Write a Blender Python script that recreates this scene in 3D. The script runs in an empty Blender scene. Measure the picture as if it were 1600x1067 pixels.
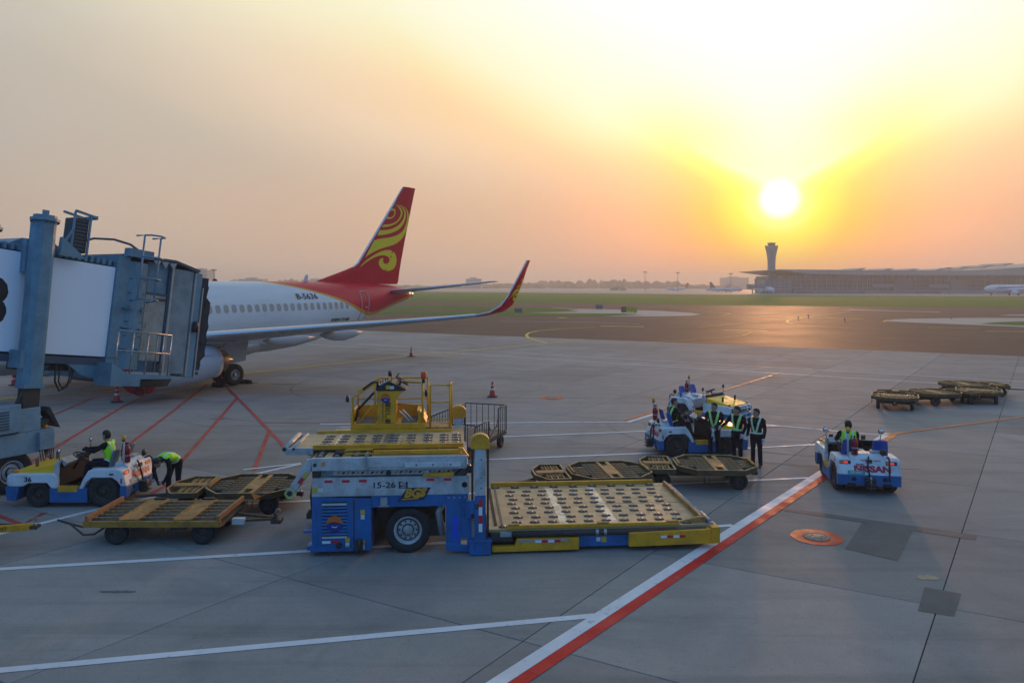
import bpy, bmesh, math, random
from mathutils import Matrix, Vector
R = math.radians
PI = math.pi
rnd = random.Random(7)
scene = bpy.context.scene
col = scene.collection

# ---------------------------------------------------------------- camera
FPX, HY, CXP, CH = 1200.0, 446.0, 800.0, 5.21
cd = bpy.data.cameras.new('camera'); cam = bpy.data.objects.new('camera', cd); col.objects.link(cam)
cam.location = (0, 0, CH); cam.rotation_euler = (R(90), 0, 0)
cd.sensor_width = 36.0; cd.lens = 36.0 * FPX / 1600.0
cd.shift_y = -(533.5 - HY) / 1600.0
cd.clip_start = 0.1; cd.clip_end = 12000
scene.camera = cam

# ---------------------------------------------------------------- exposure
scene.view_settings.view_transform = 'Standard'
scene.view_settings.look = 'None'
scene.view_settings.exposure = 0.0
scene.view_settings.gamma = 1.0
scene.view_settings.use_curve_mapping = False
scene.render.engine = 'CYCLES'
cy = scene.cycles
cy.max_bounces = 8; cy.diffuse_bounces = 3; cy.glossy_bounces = 3; cy.transmission_bounces = 3
cy.volume_bounces = 1; cy.transparent_max_bounces = 8
cy.use_denoising = True
try: cy.denoiser = 'OPENIMAGEDENOISE'
except Exception: pass
cy.sample_clamp_indirect = 4.0

# ---------------------------------------------------------------- sun direction
SUN_EL = math.atan(136.0 / math.hypot(1200, 418)); SUN_AZ = math.atan(418.0 / 1200.0)     # azimuth to the right of +Y
SD = Vector((math.sin(SUN_AZ) * math.cos(SUN_EL), math.cos(SUN_AZ) * math.cos(SUN_EL), math.sin(SUN_EL)))
sl = bpy.data.lights.new('sun', 'SUN'); so = bpy.data.objects.new('sun', sl); col.objects.link(so)
sl.energy = 1.1; sl.angle = R(2.5); sl.color = (1.0, 0.46, 0.20)
so.rotation_euler = SD.to_track_quat('Z', 'Y').to_euler(); so.location = (40, 60, 60)

# ---------------------------------------------------------------- sky
def s2l(c):
    return tuple(((x / 255.0) / 12.92 if x <= 10.3 else ((x / 255.0 + 0.055) / 1.055) ** 2.4) for x in c)
world = bpy.data.worlds.new('World'); scene.world = world; world.use_nodes = True
wt = world.node_tree; wt.nodes.clear()
def wn(t, **k):
    n = wt.nodes.new(t)
    for a, b in k.items(): setattr(n, a, b)
    return n
def wmath(op, a, b=None, c=None):
    n = wn('ShaderNodeMath', operation=op)
    for i, x in enumerate((a, b, c)):
        if x is None: continue
        if isinstance(x, (int, float)): n.inputs[i].default_value = x
        else: wt.links.new(x, n.inputs[i])
    return n.outputs[0]
def wramp(fac, stops, lo, hi):
    m = wn('ShaderNodeMapRange', clamp=True); wt.links.new(fac, m.inputs[0]); m.inputs[1].default_value = lo; m.inputs[2].default_value = hi
    r = wn('ShaderNodeValToRGB'); wt.links.new(m.outputs[0], r.inputs[0]); e = r.color_ramp.elements
    while len(e) < len(stops): e.new(0.5)
    for el, (p, c) in zip(e, stops):
        el.position = (p - lo) / (hi - lo); el.color = (*s2l(c), 1)
    return r.outputs[0]
def wmix(f, a, b, mode='MIX'):
    n = wn('ShaderNodeMixRGB', blend_type=mode)
    for i, x in enumerate((f, a, b)):
        if isinstance(x, (int, float)): n.inputs[i].default_value = x
        elif isinstance(x, tuple): n.inputs[i].default_value = (*x, 1)
        else: wt.links.new(x, n.inputs[i])
    return n.outputs[0]
tc = wn('ShaderNodeTexCoord')
nrm = wn('ShaderNodeVectorMath', operation='NORMALIZE'); wt.links.new(tc.outputs['Generated'], nrm.inputs[0])
dt = wn('ShaderNodeVectorMath', operation='DOT_PRODUCT'); wt.links.new(nrm.outputs[0], dt.inputs[0]); dt.inputs[1].default_value = SD
sp = wn('ShaderNodeSeparateXYZ'); wt.links.new(nrm.outputs[0], sp.inputs[0])
dpx = wmath('MULTIPLY', wmath('ARCCOSINE', wmath('MINIMUM', dt.outputs['Value'], 0.999999)), 1200.0)
epx = wmath('MULTIPLY', wmath('ARCSINE', wmath('MAXIMUM', sp.outputs[2], -0.05)), 1200.0)
eef = wmath('SMOOTH_MIN', epx, 470.0, 90.0)
hval = wmath('SMOOTH_MAX', wmath('MULTIPLY_ADD', eef, 2.4, -360.0), 40.0, 90.0)
sval = wmath('SUBTRACT', hval, dpx)
def smooth(x, lo, hi):
    m = wn('ShaderNodeMapRange', interpolation_type='SMOOTHSTEP'); wt.links.new(x, m.inputs[0]); m.inputs[1].default_value = lo; m.inputs[2].default_value = hi; return m.outputs[0]
sval = wmath('ADD', sval, wmath('MULTIPLY', wmath('MULTIPLY', smooth(epx, 135, 215), 110.0), wmath('EXPONENT', wmath('MULTIPLY', wmath('POWER', wmath('DIVIDE', dpx, 130.0), 2.0), -1.0))))
lowr = wramp(sval, [(-1250, (182, 164, 153)), (-990, (199, 180, 163)), (-390, (216, 179, 153)), (-300, (226, 176, 150)), (-178, (248, 176, 140)), (-110, (255, 174, 114)), (-60, (255, 188, 70)), (-18, (255, 238, 60)), (6, (255, 255, 150)), (26, (255, 255, 250))], -1250, 26)
midr = wramp(sval, [(-1250, (178, 174, 168)), (-700, (198, 186, 170)), (-400, (238, 210, 180)), (-200, (253, 213, 164)), (-80, (255, 228, 144)), (20, (255, 252, 134)), (90, (255, 255, 186)), (180, (255, 255, 240)), (260, (255, 255, 255))], -1250, 260)
highr = wramp(sval, [(-1250, (160, 172, 180)), (-560, (192, 195, 185)), (-380, (222, 218, 196)), (-200, (244, 238, 206)), (0, (251, 248, 216)), (60, (253, 252, 226)), (150, (255, 255, 238)), (260, (255, 255, 255))], -1250, 260)
def smooth(x, lo, hi):
    m = wn('ShaderNodeMapRange', interpolation_type='SMOOTHSTEP'); wt.links.new(x, m.inputs[0]); m.inputs[1].default_value = lo; m.inputs[2].default_value = hi; return m.outputs[0]
hm_ = wmath('MAXIMUM', smooth(epx, 240, 450), wmath('MULTIPLY', smooth(dpx, 90, 320), smooth(sval, -260, 20)))
skyc = wmix(smooth(epx, 90, 250), lowr, wmix(hm_, midr, highr))
mz = wn('ShaderNodeMapRange', interpolation_type='SMOOTHSTEP'); wt.links.new(epx, mz.inputs[0]); mz.inputs[1].default_value = 460; mz.inputs[2].default_value = 1150
skyc = wmix(mz.outputs[0], skyc, s2l((152, 162, 174)))
mr = wn('ShaderNodeMapRange', interpolation_type='SMOOTHSTEP'); wt.links.new(dpx, mr.inputs[0]); mr.inputs[1].default_value = 1050; mr.inputs[2].default_value = 2300
skyc = wmix(mr.outputs[0], skyc, s2l((104, 160, 222)))
# the disc and its aureole
disc = wmath('EXPONENT', wmath('MULTIPLY', wmath('POWER', wmath('DIVIDE', dpx, 27.0), 6.0), -1.0))
skyc = wmix(disc, skyc, (1.6, 1.5, 1.25))
aur = wmath('EXPONENT', wmath('MULTIPLY', wmath('POWER', wmath('DIVIDE', dpx, 42.0), 2.0), -1.0))
addc = wn('ShaderNodeMixRGB', blend_type='ADD'); wt.links.new(aur, addc.inputs[0]); wt.links.new(skyc, addc.inputs[1]); addc.inputs[2].default_value = (0.1, 0.06, 0.0, 1)
skyc = addc.outputs[0]
bg = wn('ShaderNodeBackground'); wt.links.new(skyc, bg.inputs[0]); bg.inputs[1].default_value = 1.0
nish = wn('ShaderNodeTexSky', sky_type='NISHITA'); nish.sun_disc = False; nish.sun_elevation = SUN_EL; nish.sun_rotation = SUN_AZ
nish.dust_density = 6.0; nish.air_density = 1.2
bg2 = wn('ShaderNodeBackground'); wt.links.new(nish.outputs[0], bg2.inputs[0]); bg2.inputs[1].default_value = 0.01
ads = wn('ShaderNodeAddShader'); wt.links.new(bg.outputs[0], ads.inputs[0]); wt.links.new(bg2.outputs[0], ads.inputs[1])
wo = wn('ShaderNodeOutputWorld'); wt.links.new(ads.outputs[0], wo.inputs[0])

# ---------------------------------------------------------------- helpers
def ray(px, py): return Vector(((px - CXP) / FPX, 1.0, -(py - HY) / FPX))
def G(px, py, z=0.0):                       # the place on the ground (height z) that was surveyed at this spot of the photograph
    r = ray(px, py); t = (z - CH) / r.z
    return Vector((r.x * t, r.y * t, z))
def V(*a): return Vector(a)

SPLIT = {'deck_side_beam', 'main_beam', 'column_bracket', 'floor_mat', 'side_tank', 'lid_bolt', 'gallery_post', 'sign_letter', 'tunnel_frame', 'step', 'foot_ramp', 'end_stop', 'corner_post', 'curtain_guide'}
class MB:
    def __init__(s): s.v = []; s.f = []; s.m = []; s.s = []; s.mats = []; s.M = None
    def mi(s, mat):
        if mat not in s.mats: s.mats.append(mat)
        return s.mats.index(mat)
    def add(s, vs, fs, mat, smooth=False):
        o = len(s.v); k = s.mi(mat)
        for p in vs:
            p = Vector(p)
            s.v.append(s.M @ p if s.M else p)
        for f in fs:
            s.f.append([o + i for i in f]); s.m.append(k); s.s.append(smooth)
        return s
    def box(s, x0, x1, y0, y1, z0, z1, mat):
        return s.add([(x0,y0,z0),(x1,y0,z0),(x1,y1,z0),(x0,y1,z0),(x0,y0,z1),(x1,y0,z1),(x1,y1,z1),(x0,y1,z1)],
                     [(0,3,2,1),(4,5,6,7),(0,1,5,4),(1,2,6,5),(2,3,7,6),(3,0,4,7)], mat)
    def bar(s, p, q, w, h, mat, up=(0,0,1)):
        p = Vector(p); q = Vector(q); d = (q - p).normalized(); u = Vector(up)
        if abs(d.dot(u)) > .95: u = Vector((1,0,0))
        l = u.cross(d).normalized(); n = d.cross(l)
        vs = []
        for b in (p, q):
            for a, c in ((-1,-1),(1,-1),(1,1),(-1,1)): vs.append(b + l*a*w/2 + n*c*h/2)
        return s.add(vs, [(0,3,2,1),(4,5,6,7),(0,1,5,4),(1,2,6,5),(2,3,7,6),(3,0,4,7)], mat)
    def cyl(s, p, q, r, mat, n=12, r2=None, smooth=True):
        p = Vector(p); q = Vector(q); d = (q - p).normalized(); u = Vector((0,0,1)) if abs(d.z) < .9 else Vector((1,0,0))
        l = u.cross(d).normalized(); m = d.cross(l); r2 = r if r2 is None else r2
        A = [p + (l*math.cos(2*PI*i/n) + m*math.sin(2*PI*i/n))*r for i in range(n)]
        B = [q + (l*math.cos(2*PI*i/n) + m*math.sin(2*PI*i/n))*r2 for i in range(n)]
        s.add(A + B, [(i, (i+1) % n, n+(i+1) % n, n+i) for i in range(n)], mat, smooth)
        s.add(A, [tuple(range(n))[::-1]], mat); s.add(B, [tuple(range(n))], mat)
        return s
    def tube(s, pts, r, mat, n=6, closed=False):
        pts = [Vector(p) for p in pts]; k = len(pts); rings = []; prev = None
        for i, p in enumerate(pts):
            a = pts[(i-1) % k] if (closed or i > 0) else p
            b = pts[(i+1) % k] if (closed or i < k-1) else p
            d = (b - a).normalized()
            if prev is None:
                u = Vector((0,0,1)) if abs(d.z) < .9 else Vector((1,0,0)); l = u.cross(d).normalized()
            else:
                l = (prev - d * prev.dot(d)); l = l.normalized() if l.length > 1e-6 else d.orthogonal().normalized()
            prev = l; m = d.cross(l); rr = r[i] if isinstance(r, (list, tuple)) else r
            rings.append([p + (l*math.cos(2*PI*j/n) + m*math.sin(2*PI*j/n))*rr for j in range(n)])
        vs = [v for g in rings for v in g]; fs = []
        for i in range(k if closed else k-1):
            for j in range(n):
                i2 = (i+1) % k
                fs.append((i*n+j, i*n+(j+1) % n, i2*n+(j+1) % n, i2*n+j))
        if not closed: fs.append(tuple(range(n))[::-1]); fs.append(tuple(range((k-1)*n, k*n)))
        return s.add(vs, fs, mat, n > 4)
    def prism(s, poly, ax, lo, hi, mat):
        def P(a, b, h): return {'x': (h,a,b), 'y': (a,h,b), 'z': (a,b,h)}[ax]
        n = len(poly)
        vs = [P(a,b,lo) for a,b in poly] + [P(a,b,hi) for a,b in poly]
        return s.add(vs, [tuple(range(n))[::-1], tuple(range(n,2*n))] + [(i,(i+1) % n,n+(i+1) % n,n+i) for i in range(n)], mat)
    def loft(s, rings, mat, smooth=True, caps=True):
        n = len(rings[0]); vs = [v for g in rings for v in g]; fs = []
        for i in range(len(rings)-1):
            for j in range(n): fs.append((i*n+j, i*n+(j+1) % n, (i+1)*n+(j+1) % n, (i+1)*n+j))
        s.add(vs, fs, mat, smooth)
        if caps: s.add(rings[0], [tuple(range(n))[::-1]], mat); s.add(rings[-1], [tuple(range(n))], mat)
        return s
    def lathe(s, prof, c, ax, mat, n=20, smooth=True, caps=True):        # prof: (radius, along)
        c = Vector(c); d = {'x': Vector((1,0,0)), 'y': Vector((0,1,0)), 'z': Vector((0,0,1))}[ax]
        l = {'x': Vector((0,1,0)), 'y': Vector((0,0,1)), 'z': Vector((1,0,0))}[ax]; m = d.cross(l)
        rings = [[c + d*h + (l*math.cos(2*PI*j/n) + m*math.sin(2*PI*j/n))*max(r,1e-4) for j in range(n)] for r, h in prof]
        return s.loft(rings, mat, smooth, caps)
    def build(s, name, parent=None, bevel=0, label=None, kind=None, share=None):
        if name in SPLIT:
            par = list(range(len(s.v)))
            def find(i):
                while par[i] != i: par[i] = par[par[i]]; i = par[i]
                return i
            key = {}
            for i, v in enumerate(s.v):
                k_ = (round(v[0],4), round(v[1],4), round(v[2],4))
                if k_ in key: par[find(i)] = find(key[k_])
                else: key[k_] = i
            for f in s.f:
                for i in f[1:]: par[find(i)] = find(f[0])
            groups = {}
            for f, m, sm in zip(s.f, s.m, s.s): groups.setdefault(find(f[0]), []).append((f, m, sm))
            if len(groups) > 1:
                first = None
                for g_ in groups.values():
                    q_ = MB()
                    for f, m, sm in g_: q_.add([s.v[i] for i in f], [tuple(range(len(f)))], s.mats[m], sm)
                    SPLIT.discard(name); o = q_.build(name, parent, bevel, label, kind); SPLIT.add(name)
                    first = first or o
                return first
        me = bpy.data.meshes.new(name)
        me.from_pydata([tuple(v) for v in s.v], [], s.f)
        for m in s.mats: me.materials.append(m)
        for p, k, sm in zip(me.polygons, s.m, s.s): p.material_index = k; p.use_smooth = sm
        bm = bmesh.new(); bm.from_mesh(me)
        bmesh.ops.remove_doubles(bm, verts=bm.verts, dist=1e-5)
        bmesh.ops.recalc_face_normals(bm, faces=bm.faces); bm.to_mesh(me); bm.free()
        return link(name, me, parent, bevel, label, kind)

def link(name, me, parent=None, bevel=0, label=None, kind=None, loc=None, rot=None):
    o = bpy.data.objects.new(name, me); col.objects.link(o)
    if parent: o.parent = parent
    if bevel:
        b = o.modifiers.new('bevel', 'BEVEL'); b.width = bevel; b.segments = 2; b.limit_method = 'ANGLE'; b.angle_limit = R(40); b.harden_normals = False
    if label: o['label'] = label
    if kind: o['kind'] = kind
    if loc is not None: o.location = loc
    if rot is not None: o.rotation_euler = rot
    return o
def thing(name, label, cat, loc=(0,0,0), rz=0.0, group=None, kind=None):
    o = bpy.data.objects.new(name, None); col.objects.link(o); o.empty_display_size = .3
    o.location = loc; o.rotation_euler = (0, 0, rz); o['label'] = label; o['category'] = cat
    if group: o['group'] = group
    if kind: o['kind'] = kind
    return o
def tag(o, label, cat, group=None):
    o['label'] = label; o['category'] = cat
    if group: o['group'] = group
    return o
def copy_tree(o, parent=None):
    c = o.copy(); col.objects.link(c)
    if parent: c.parent = parent
    for ch in list(o.children): copy_tree(ch, c)
    return c
def place(o, loc, rz, label, group=None):
    o.location = loc; o.rotation_euler = (0, 0, rz); o['label'] = label
    if group: o['group'] = group
    return o

# ---------------------------------------------------------------- materials
def mat(name, c, rough=.5, metal=0.0, dirt=0.0, dc=(.06,.05,.04), scale=3.0, bump=0.0, bscale=40.0, spec=.5, coat=0.0, emit=None, world_co=False, vary=0.0, chips=0.0, cc=(.25,.22,.2)):
    m = bpy.data.materials.new(name); m.use_nodes = True; t = m.node_tree; N = t.nodes; L = t.links
    b = N['Principled BSDF']; b.inputs['Base Color'].default_value = (*c, 1); b.inputs['Roughness'].default_value = rough
    b.inputs['Metallic'].default_value = metal; b.inputs['Specular IOR Level'].default_value = spec; b.inputs['Coat Weight'].default_value = coat
    if emit: b.inputs['Emission Color'].default_value = (*emit[0], 1); b.inputs['Emission Strength'].default_value = emit[1]
    if dirt or bump or vary or chips:
        if world_co: g = N.new('ShaderNodeNewGeometry'); co = g.outputs['Position']
        else: g = N.new('ShaderNodeTexCoord'); co = g.outputs['Object']
        cur = None
        def mix(f, a, bb):
            n = N.new('ShaderNodeMixRGB')
            for i, x in enumerate((f, a, bb)):
                if isinstance(x, (int, float)): n.inputs[i].default_value = x
                elif isinstance(x, tuple): n.inputs[i].default_value = (*x, 1)
                else: L.new(x, n.inputs[i])
            return n.outputs[0]
        def noise(sc, det=6, ro=.6):
            n = N.new('ShaderNodeTexNoise'); n.inputs['Scale'].default_value = sc; n.inputs['Detail'].default_value = det; n.inputs['Roughness'].default_value = ro; L.new(co, n.inputs['Vector']); return n.outputs['Fac']
        def rng(x, lo, hi, a=0., bb=1.):
            n = N.new('ShaderNodeMapRange'); L.new(x, n.inputs[0]); n.inputs[1].default_value = lo; n.inputs[2].default_value = hi; n.inputs[3].default_value = a; n.inputs[4].default_value = bb; return n.outputs[0]
        cur = c
        if vary:
            oi = N.new('ShaderNodeObjectInfo'); hv = N.new('ShaderNodeHueSaturation'); hv.inputs['Color'].default_value = (*c, 1)
            L.new(rng(oi.outputs['Random'], 0, 1, 1-vary, 1+vary), hv.inputs['Value']); cur = hv.outputs[0]
        if dirt:
            cur = mix(rng(noise(scale), .42, .75, 0, dirt), cur, dc)
            cur = mix(rng(noise(scale*9, 4), .5, .8, 0, dirt*.6), cur, dc)
            L.new(rng(noise(scale*2), .3, .7, max(rough-.1, .05), min(rough+.2, 1)), b.inputs['Roughness'])
        if chips:
            cur = mix(rng(noise(scale*4, 8, .75), .62-.1*chips, .66-.1*chips, 0, min(1, chips*1.4)), cur, cc)
        if cur is not c: L.new(cur, b.inputs['Base Color'])
        if bump:
            bn = N.new('ShaderNodeBump'); bn.inputs['Strength'].default_value = bump; bn.inputs['Distance'].default_value = .01; L.new(noise(bscale, 3), bn.inputs['Height']); L.new(bn.outputs[0], b.inputs['Normal'])
    return m
WHITE = mat('white_paint', (.72,.74,.75), .42, dirt=.55, dc=(.2,.18,.16), scale=2.2, chips=.12)
WHITE2 = mat('worn_white_steel', (.5,.52,.52), .5, dirt=.75, dc=(.16,.13,.1), scale=2.4, chips=.25)
BLUE = mat('blue_paint', (.007,.13,.36), .42, dirt=.5, dc=(.02,.03,.05), scale=2.5, chips=.18, cc=(.1,.12,.15))
YEL = mat('yellow_paint', (.80,.36,.008), .45, dirt=.5, dc=(.12,.07,.02), scale=2.5, chips=.15, cc=(.1,.07,.04))
YELW = mat('worn_yellow_paint', (.47,.235,.055), .6, dirt=.85, dc=(.07,.05,.03), scale=3.5, chips=.5, cc=(.06,.045,.035))
TAN = mat('glow_tan_deck_steel', (.52,.34,.17), .5, metal=.1, dirt=.45, dc=(.3,.22,.13), scale=2.0, bump=.2)  # tan base colour carries the warm sky glow on the steel deck
STEEL = mat('bare_steel', (.42,.42,.42), .33, metal=.85, dirt=.5, scale=4)
DSTEEL = mat('dark_steel', (.055,.05,.045), .55, metal=.4, dirt=.5, dc=(.12,.09,.06), scale=4)
ROLL = mat('roller_steel', (.05,.065,.08), .4, metal=.5, dirt=.4, dc=(.12,.1,.08), scale=3)
BLACK = mat('black_rubber', (.018,.018,.019), .75, dirt=.5, dc=(.05,.045,.04), scale=5, bump=.3)
DARK = mat('dark_plastic', (.02,.02,.022), .5)
RED = mat('red_paint', (.45,.012,.02), .4)
ORANGE = mat('orange_lens', (.8,.22,.01), .25)
GLASS = mat('mirror_glass', (.7,.72,.75), .05, metal=1.0)
REFL_R = mat('reflective_red', (.6,.02,.03), .3)
REFL_W = mat('reflective_white', (.75,.75,.75), .3)
SEAT_BLUE = mat('blue_seat_plastic', (.02,.07,.32), .45)
SEAT_GREY = mat('grey_seat_vinyl', (.12,.15,.17), .5)
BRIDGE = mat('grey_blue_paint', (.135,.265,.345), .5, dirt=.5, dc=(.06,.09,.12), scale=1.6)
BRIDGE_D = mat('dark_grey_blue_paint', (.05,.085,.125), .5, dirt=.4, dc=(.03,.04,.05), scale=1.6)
BRIDGE_L = mat('pale_grey_blue_paint', (.21,.32,.39), .5, dirt=.5, dc=(.08,.11,.13), scale=1.6)
HOODY = mat('bright_yellow_hood', (.95,.52,.008), .4, dirt=.2, dc=(.4,.22,.03), scale=2.5)
PANEL = mat('white_advert_panel', (.80,.86,.93), .5)
ALU = mat('grey_aluminium', (.38,.40,.41), .45, metal=.4, dirt=.4, dc=(.18,.17,.15), scale=3)
INK = mat('black_lettering', (.012,.012,.014), .5)
CONE = mat('cone_red', (.5,.03,.02), .55, dirt=.3)
AMBER = mat('amber_beacon', (.85,.35,.01), .2)

def text(name, s, size, m, parent, Mx, sx=1.0, shear=0.0, ext=.0015, bold=0.0, align='CENTER'):
    cu = bpy.data.curves.new(name, 'FONT'); cu.body = s; cu.size = size; cu.align_x = align; cu.align_y = 'CENTER'; cu.shear = shear; cu.extrude = ext; cu.offset = bold; cu.resolution_u = 3
    o = bpy.data.objects.new(name, cu); col.objects.link(o)
    bpy.context.view_layer.update()
    me = bpy.data.meshes.new_from_object(o.evaluated_get(bpy.context.evaluated_depsgraph_get()))
    bpy.data.objects.remove(o)
    me.transform(Mx @ Matrix.Diagonal((sx,1,1,1))); me.materials.clear(); me.materials.append(m)
    return link(name, me, parent)
def basis(o, x, y):           # matrix whose X, Y axes are x, y in the plane the writing stands in
    x = Vector(x).normalized(); y = Vector(y); z = x.cross(y).normalized(); y = z.cross(x)
    m = Matrix((x, y, z)).transposed().to_4x4(); m.translation = Vector(o); return m
_wheels = {}
def wheel(parent, c, Rr, W, rim, ax='y', rimmat=None, nuts=0, dual=False):
    rimmat = rimmat or WHITE2; key = (Rr, W, rim, ax, rimmat.name, nuts)
    if key not in _wheels:
        t = MB(); r1 = Rr*.93
        t.lathe([(rim,-W*.42),(rim*1.06,-W*.48),(r1*.9,-W*.5),(r1,-W*.46),(Rr,-W*.34),(Rr*.985,-W*.2),(Rr,-W*.18),(Rr*.985,0),(Rr,W*.18),(Rr*.985,W*.2),(Rr,W*.34),(r1,W*.46),(r1*.9,W*.5),(rim*1.06,W*.48),(rim,W*.42)], (0,0,0), ax, BLACK, 28, True, False)
        k = MB()
        k.lathe([(.001,-W*.3),(rim*.35,-W*.34),(rim*.4,-W*.22),(rim*.86,-W*.2),(rim*.9,-W*.4),(rim,-W*.43),(rim*1.0,W*.43),(rim*.9,W*.4),(rim*.86,W*.2),(rim*.4,W*.22),(rim*.35,W*.34),(.001,W*.3)], (0,0,0), ax, rimmat, 24)
        k.lathe([(rim*.70,-W*.236),(rim*.78,-W*.236),(rim*.78,W*.236),(rim*.70,W*.236)], (0,0,0), ax, DSTEEL, 24, True, False); k.lathe([(rim*.36,-W*.35),(rim*.42,-W*.27),(rim*.42,W*.27),(rim*.36,W*.35)], (0,0,0), ax, DSTEEL, 24, True, False)  # dark rings paint the shade in the recesses of the wheel disc
        for i in range(nuts):
            a = 2*PI*i/nuts; p = Vector((math.cos(a)*rim*.6, 0, math.sin(a)*rim*.6))
            for sgn in (-1, 1): k.cyl(p + Vector((0,sgn*W*.2,0)), p + Vector((0,sgn*W*.29,0)), rim*.065, DSTEEL, 6)
        a = t.build('tyre'); b = k.build('rim'); _wheels[key] = (a.data, b.data)
        bpy.data.objects.remove(a); bpy.data.objects.remove(b)
    tm, rm = _wheels[key]
    w = bpy.data.objects.new('wheel', None); col.objects.link(w); w.parent = parent; w.location = c; w.empty_display_size = .1
    link('tyre', tm, w); link('rim', rm, w)
    return w
# ================================================================ GROUND
def ground_mat(name, stops, rough, scale, fine=60, vary=0.0, bump=.25, streak=0.0, stain=None, spec=.5):
    m = bpy.data.materials.new(name); m.use_nodes = True; t = m.node_tree; N = t.nodes; L = t.links; b = N['Principled BSDF']
    g = N.new('ShaderNodeNewGeometry')
    def noise(sc, det=6, ro=.6, co=None, dist=0):
        n = N.new('ShaderNodeTexNoise'); n.inputs['Scale'].default_value = sc; n.inputs['Detail'].default_value = det; n.inputs['Roughness'].default_value = ro; n.inputs['Distortion'].default_value = dist
        L.new(co or g.outputs['Position'], n.inputs['Vector']); return n.outputs['Fac']
    def rng(x, lo, hi, a=0., bb=1.):
        n = N.new('ShaderNodeMapRange'); L.new(x, n.inputs[0])
        for i, v in enumerate((lo, hi, a, bb)): n.inputs[i+1].default_value = v
        return n.outputs[0]
    def mix(f, a, bb, mode='MIX'):
        n = N.new('ShaderNodeMixRGB', ); n.blend_type = mode
        for i, x in enumerate((f, a, bb)):
            if isinstance(x, (int, float)): n.inputs[i].default_value = x
            elif isinstance(x, tuple): n.inputs[i].default_value = (*x, 1)
            else: L.new(x, n.inputs[i])
        return n.outputs[0]
    c = mix(rng(noise(scale, 8, .65, dist=.6), .3, .7), stops[0], stops[1])
    if stain: c = mix(rng(noise(scale*.35, 7, .7, dist=1.5), .52, .78, 0, .75), c, stain)
    c = mix(rng(noise(fine, 4, .8), .3, .7, 0, .55), c, stops[2])
    c = mix(rng(noise(fine*.22, 8, .78), .52, .72, 0, .4), c, stops[2])
    c = mix(rng(noise(fine*.5, 2, .5), .70, .74, 0, .5), c, tuple(x*.45 for x in stops[2]))
    if streak:
        mp = N.new('ShaderNodeMapping'); mp.inputs['Rotation'].default_value = (0, 0, R(20)); mp.inputs['Scale'].default_value = (.07, 1.6, 1); L.new(g.outputs['Position'], mp.inputs['Vector'])
        c = mix(rng(noise(1.0, 6, .7, mp.outputs[0]), .5, .75, 0, streak), c, stops[3])
    if vary:
        oi = N.new('ShaderNodeObjectInfo'); hv = N.new('ShaderNodeHueSaturation'); L.new(c, hv.inputs['Color']); L.new(rng(oi.outputs['Random'], 0, 1, 1-vary, 1+vary), hv.inputs['Value']); c = hv.outputs[0]
    L.new(c, b.inputs['Base Color']); b.inputs['Specular IOR Level'].default_value = spec
    L.new(rng(noise(scale*1.7, 5), .3, .7, rough-.03, rough+.05), b.inputs['Roughness'])
    bn = N.new('ShaderNodeBump'); bn.inputs['Strength'].default_value = bump; bn.inputs['Distance'].default_value = .012
    L.new(noise(fine*1.3, 3, .7), bn.inputs['Height']); L.new(bn.outputs[0], b.inputs['Normal'])
    return m
CONC = ground_mat('apron_concrete', [(.262,.247,.224),(.355,.328,.292),(.165,.154,.142),(.110,.104,.096)], .82, .55, 30, vary=.15, streak=.5, stain=(.13,.135,.135), spec=.3)
JOINT = ground_mat('joint_filler', [(.04,.038,.035),(.075,.068,.058),(.03,.03,.03)], .8, 3)
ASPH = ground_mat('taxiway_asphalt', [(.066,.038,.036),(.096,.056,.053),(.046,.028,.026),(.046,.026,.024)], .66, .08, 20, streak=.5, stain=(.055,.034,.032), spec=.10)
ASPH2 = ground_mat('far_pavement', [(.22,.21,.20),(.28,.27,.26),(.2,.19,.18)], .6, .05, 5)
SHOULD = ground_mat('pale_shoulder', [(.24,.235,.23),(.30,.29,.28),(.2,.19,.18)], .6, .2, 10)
GRASS = ground_mat('mown_grass', [(.012,.15,.004),(.028,.19,.008),(.012,.10,.004),(.07,.12,.012)], .9, .06, 1.5, bump=1.0, streak=.5, stain=(.06,.09,.015), spec=.1)
EARTH = ground_mat('far_field', [(.16,.15,.11),(.2,.18,.14),(.1,.11,.06)], .9, .01, .5, spec=.1)
PATCH = ground_mat('repair_mortar', [(.095,.096,.094),(.145,.145,.14),(.055,.055,.055),(.05,.05,.05)], .75, 1.5, 60, streak=.3, bump=.6)
def paint_mat(name, c, wear=.35, worn=(.2,.2,.2)):
    m = mat(name, c, .6, spec=.2, dirt=.45, dc=tuple(x*.6 for x in c), scale=.9, chips=wear, cc=worn, world_co=True)
    return m
P_W = paint_mat('white_road_paint', (.70,.70,.70), .3); P_R = paint_mat('red_road_paint', (.62,.022,.02), .3); P_RW = paint_mat('worn_red_road_paint', (.46,.06,.05), .3)
P_Y = paint_mat('yellow_road_paint', (.80,.52,.05), .25); P_O = paint_mat('sunlit_orange_paint', (.70,.20,.05), .3)  # the orange puts the low sun's glint into the line colour

gm = MB(); gm.add([(-2500,-150,-.06),(2500,-150,-.06),(2500,3000,-.06),(-2500,3000,-.06)], [(0,1,2,3)], EARTH)
gm.build('ground', kind='structure')

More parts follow.
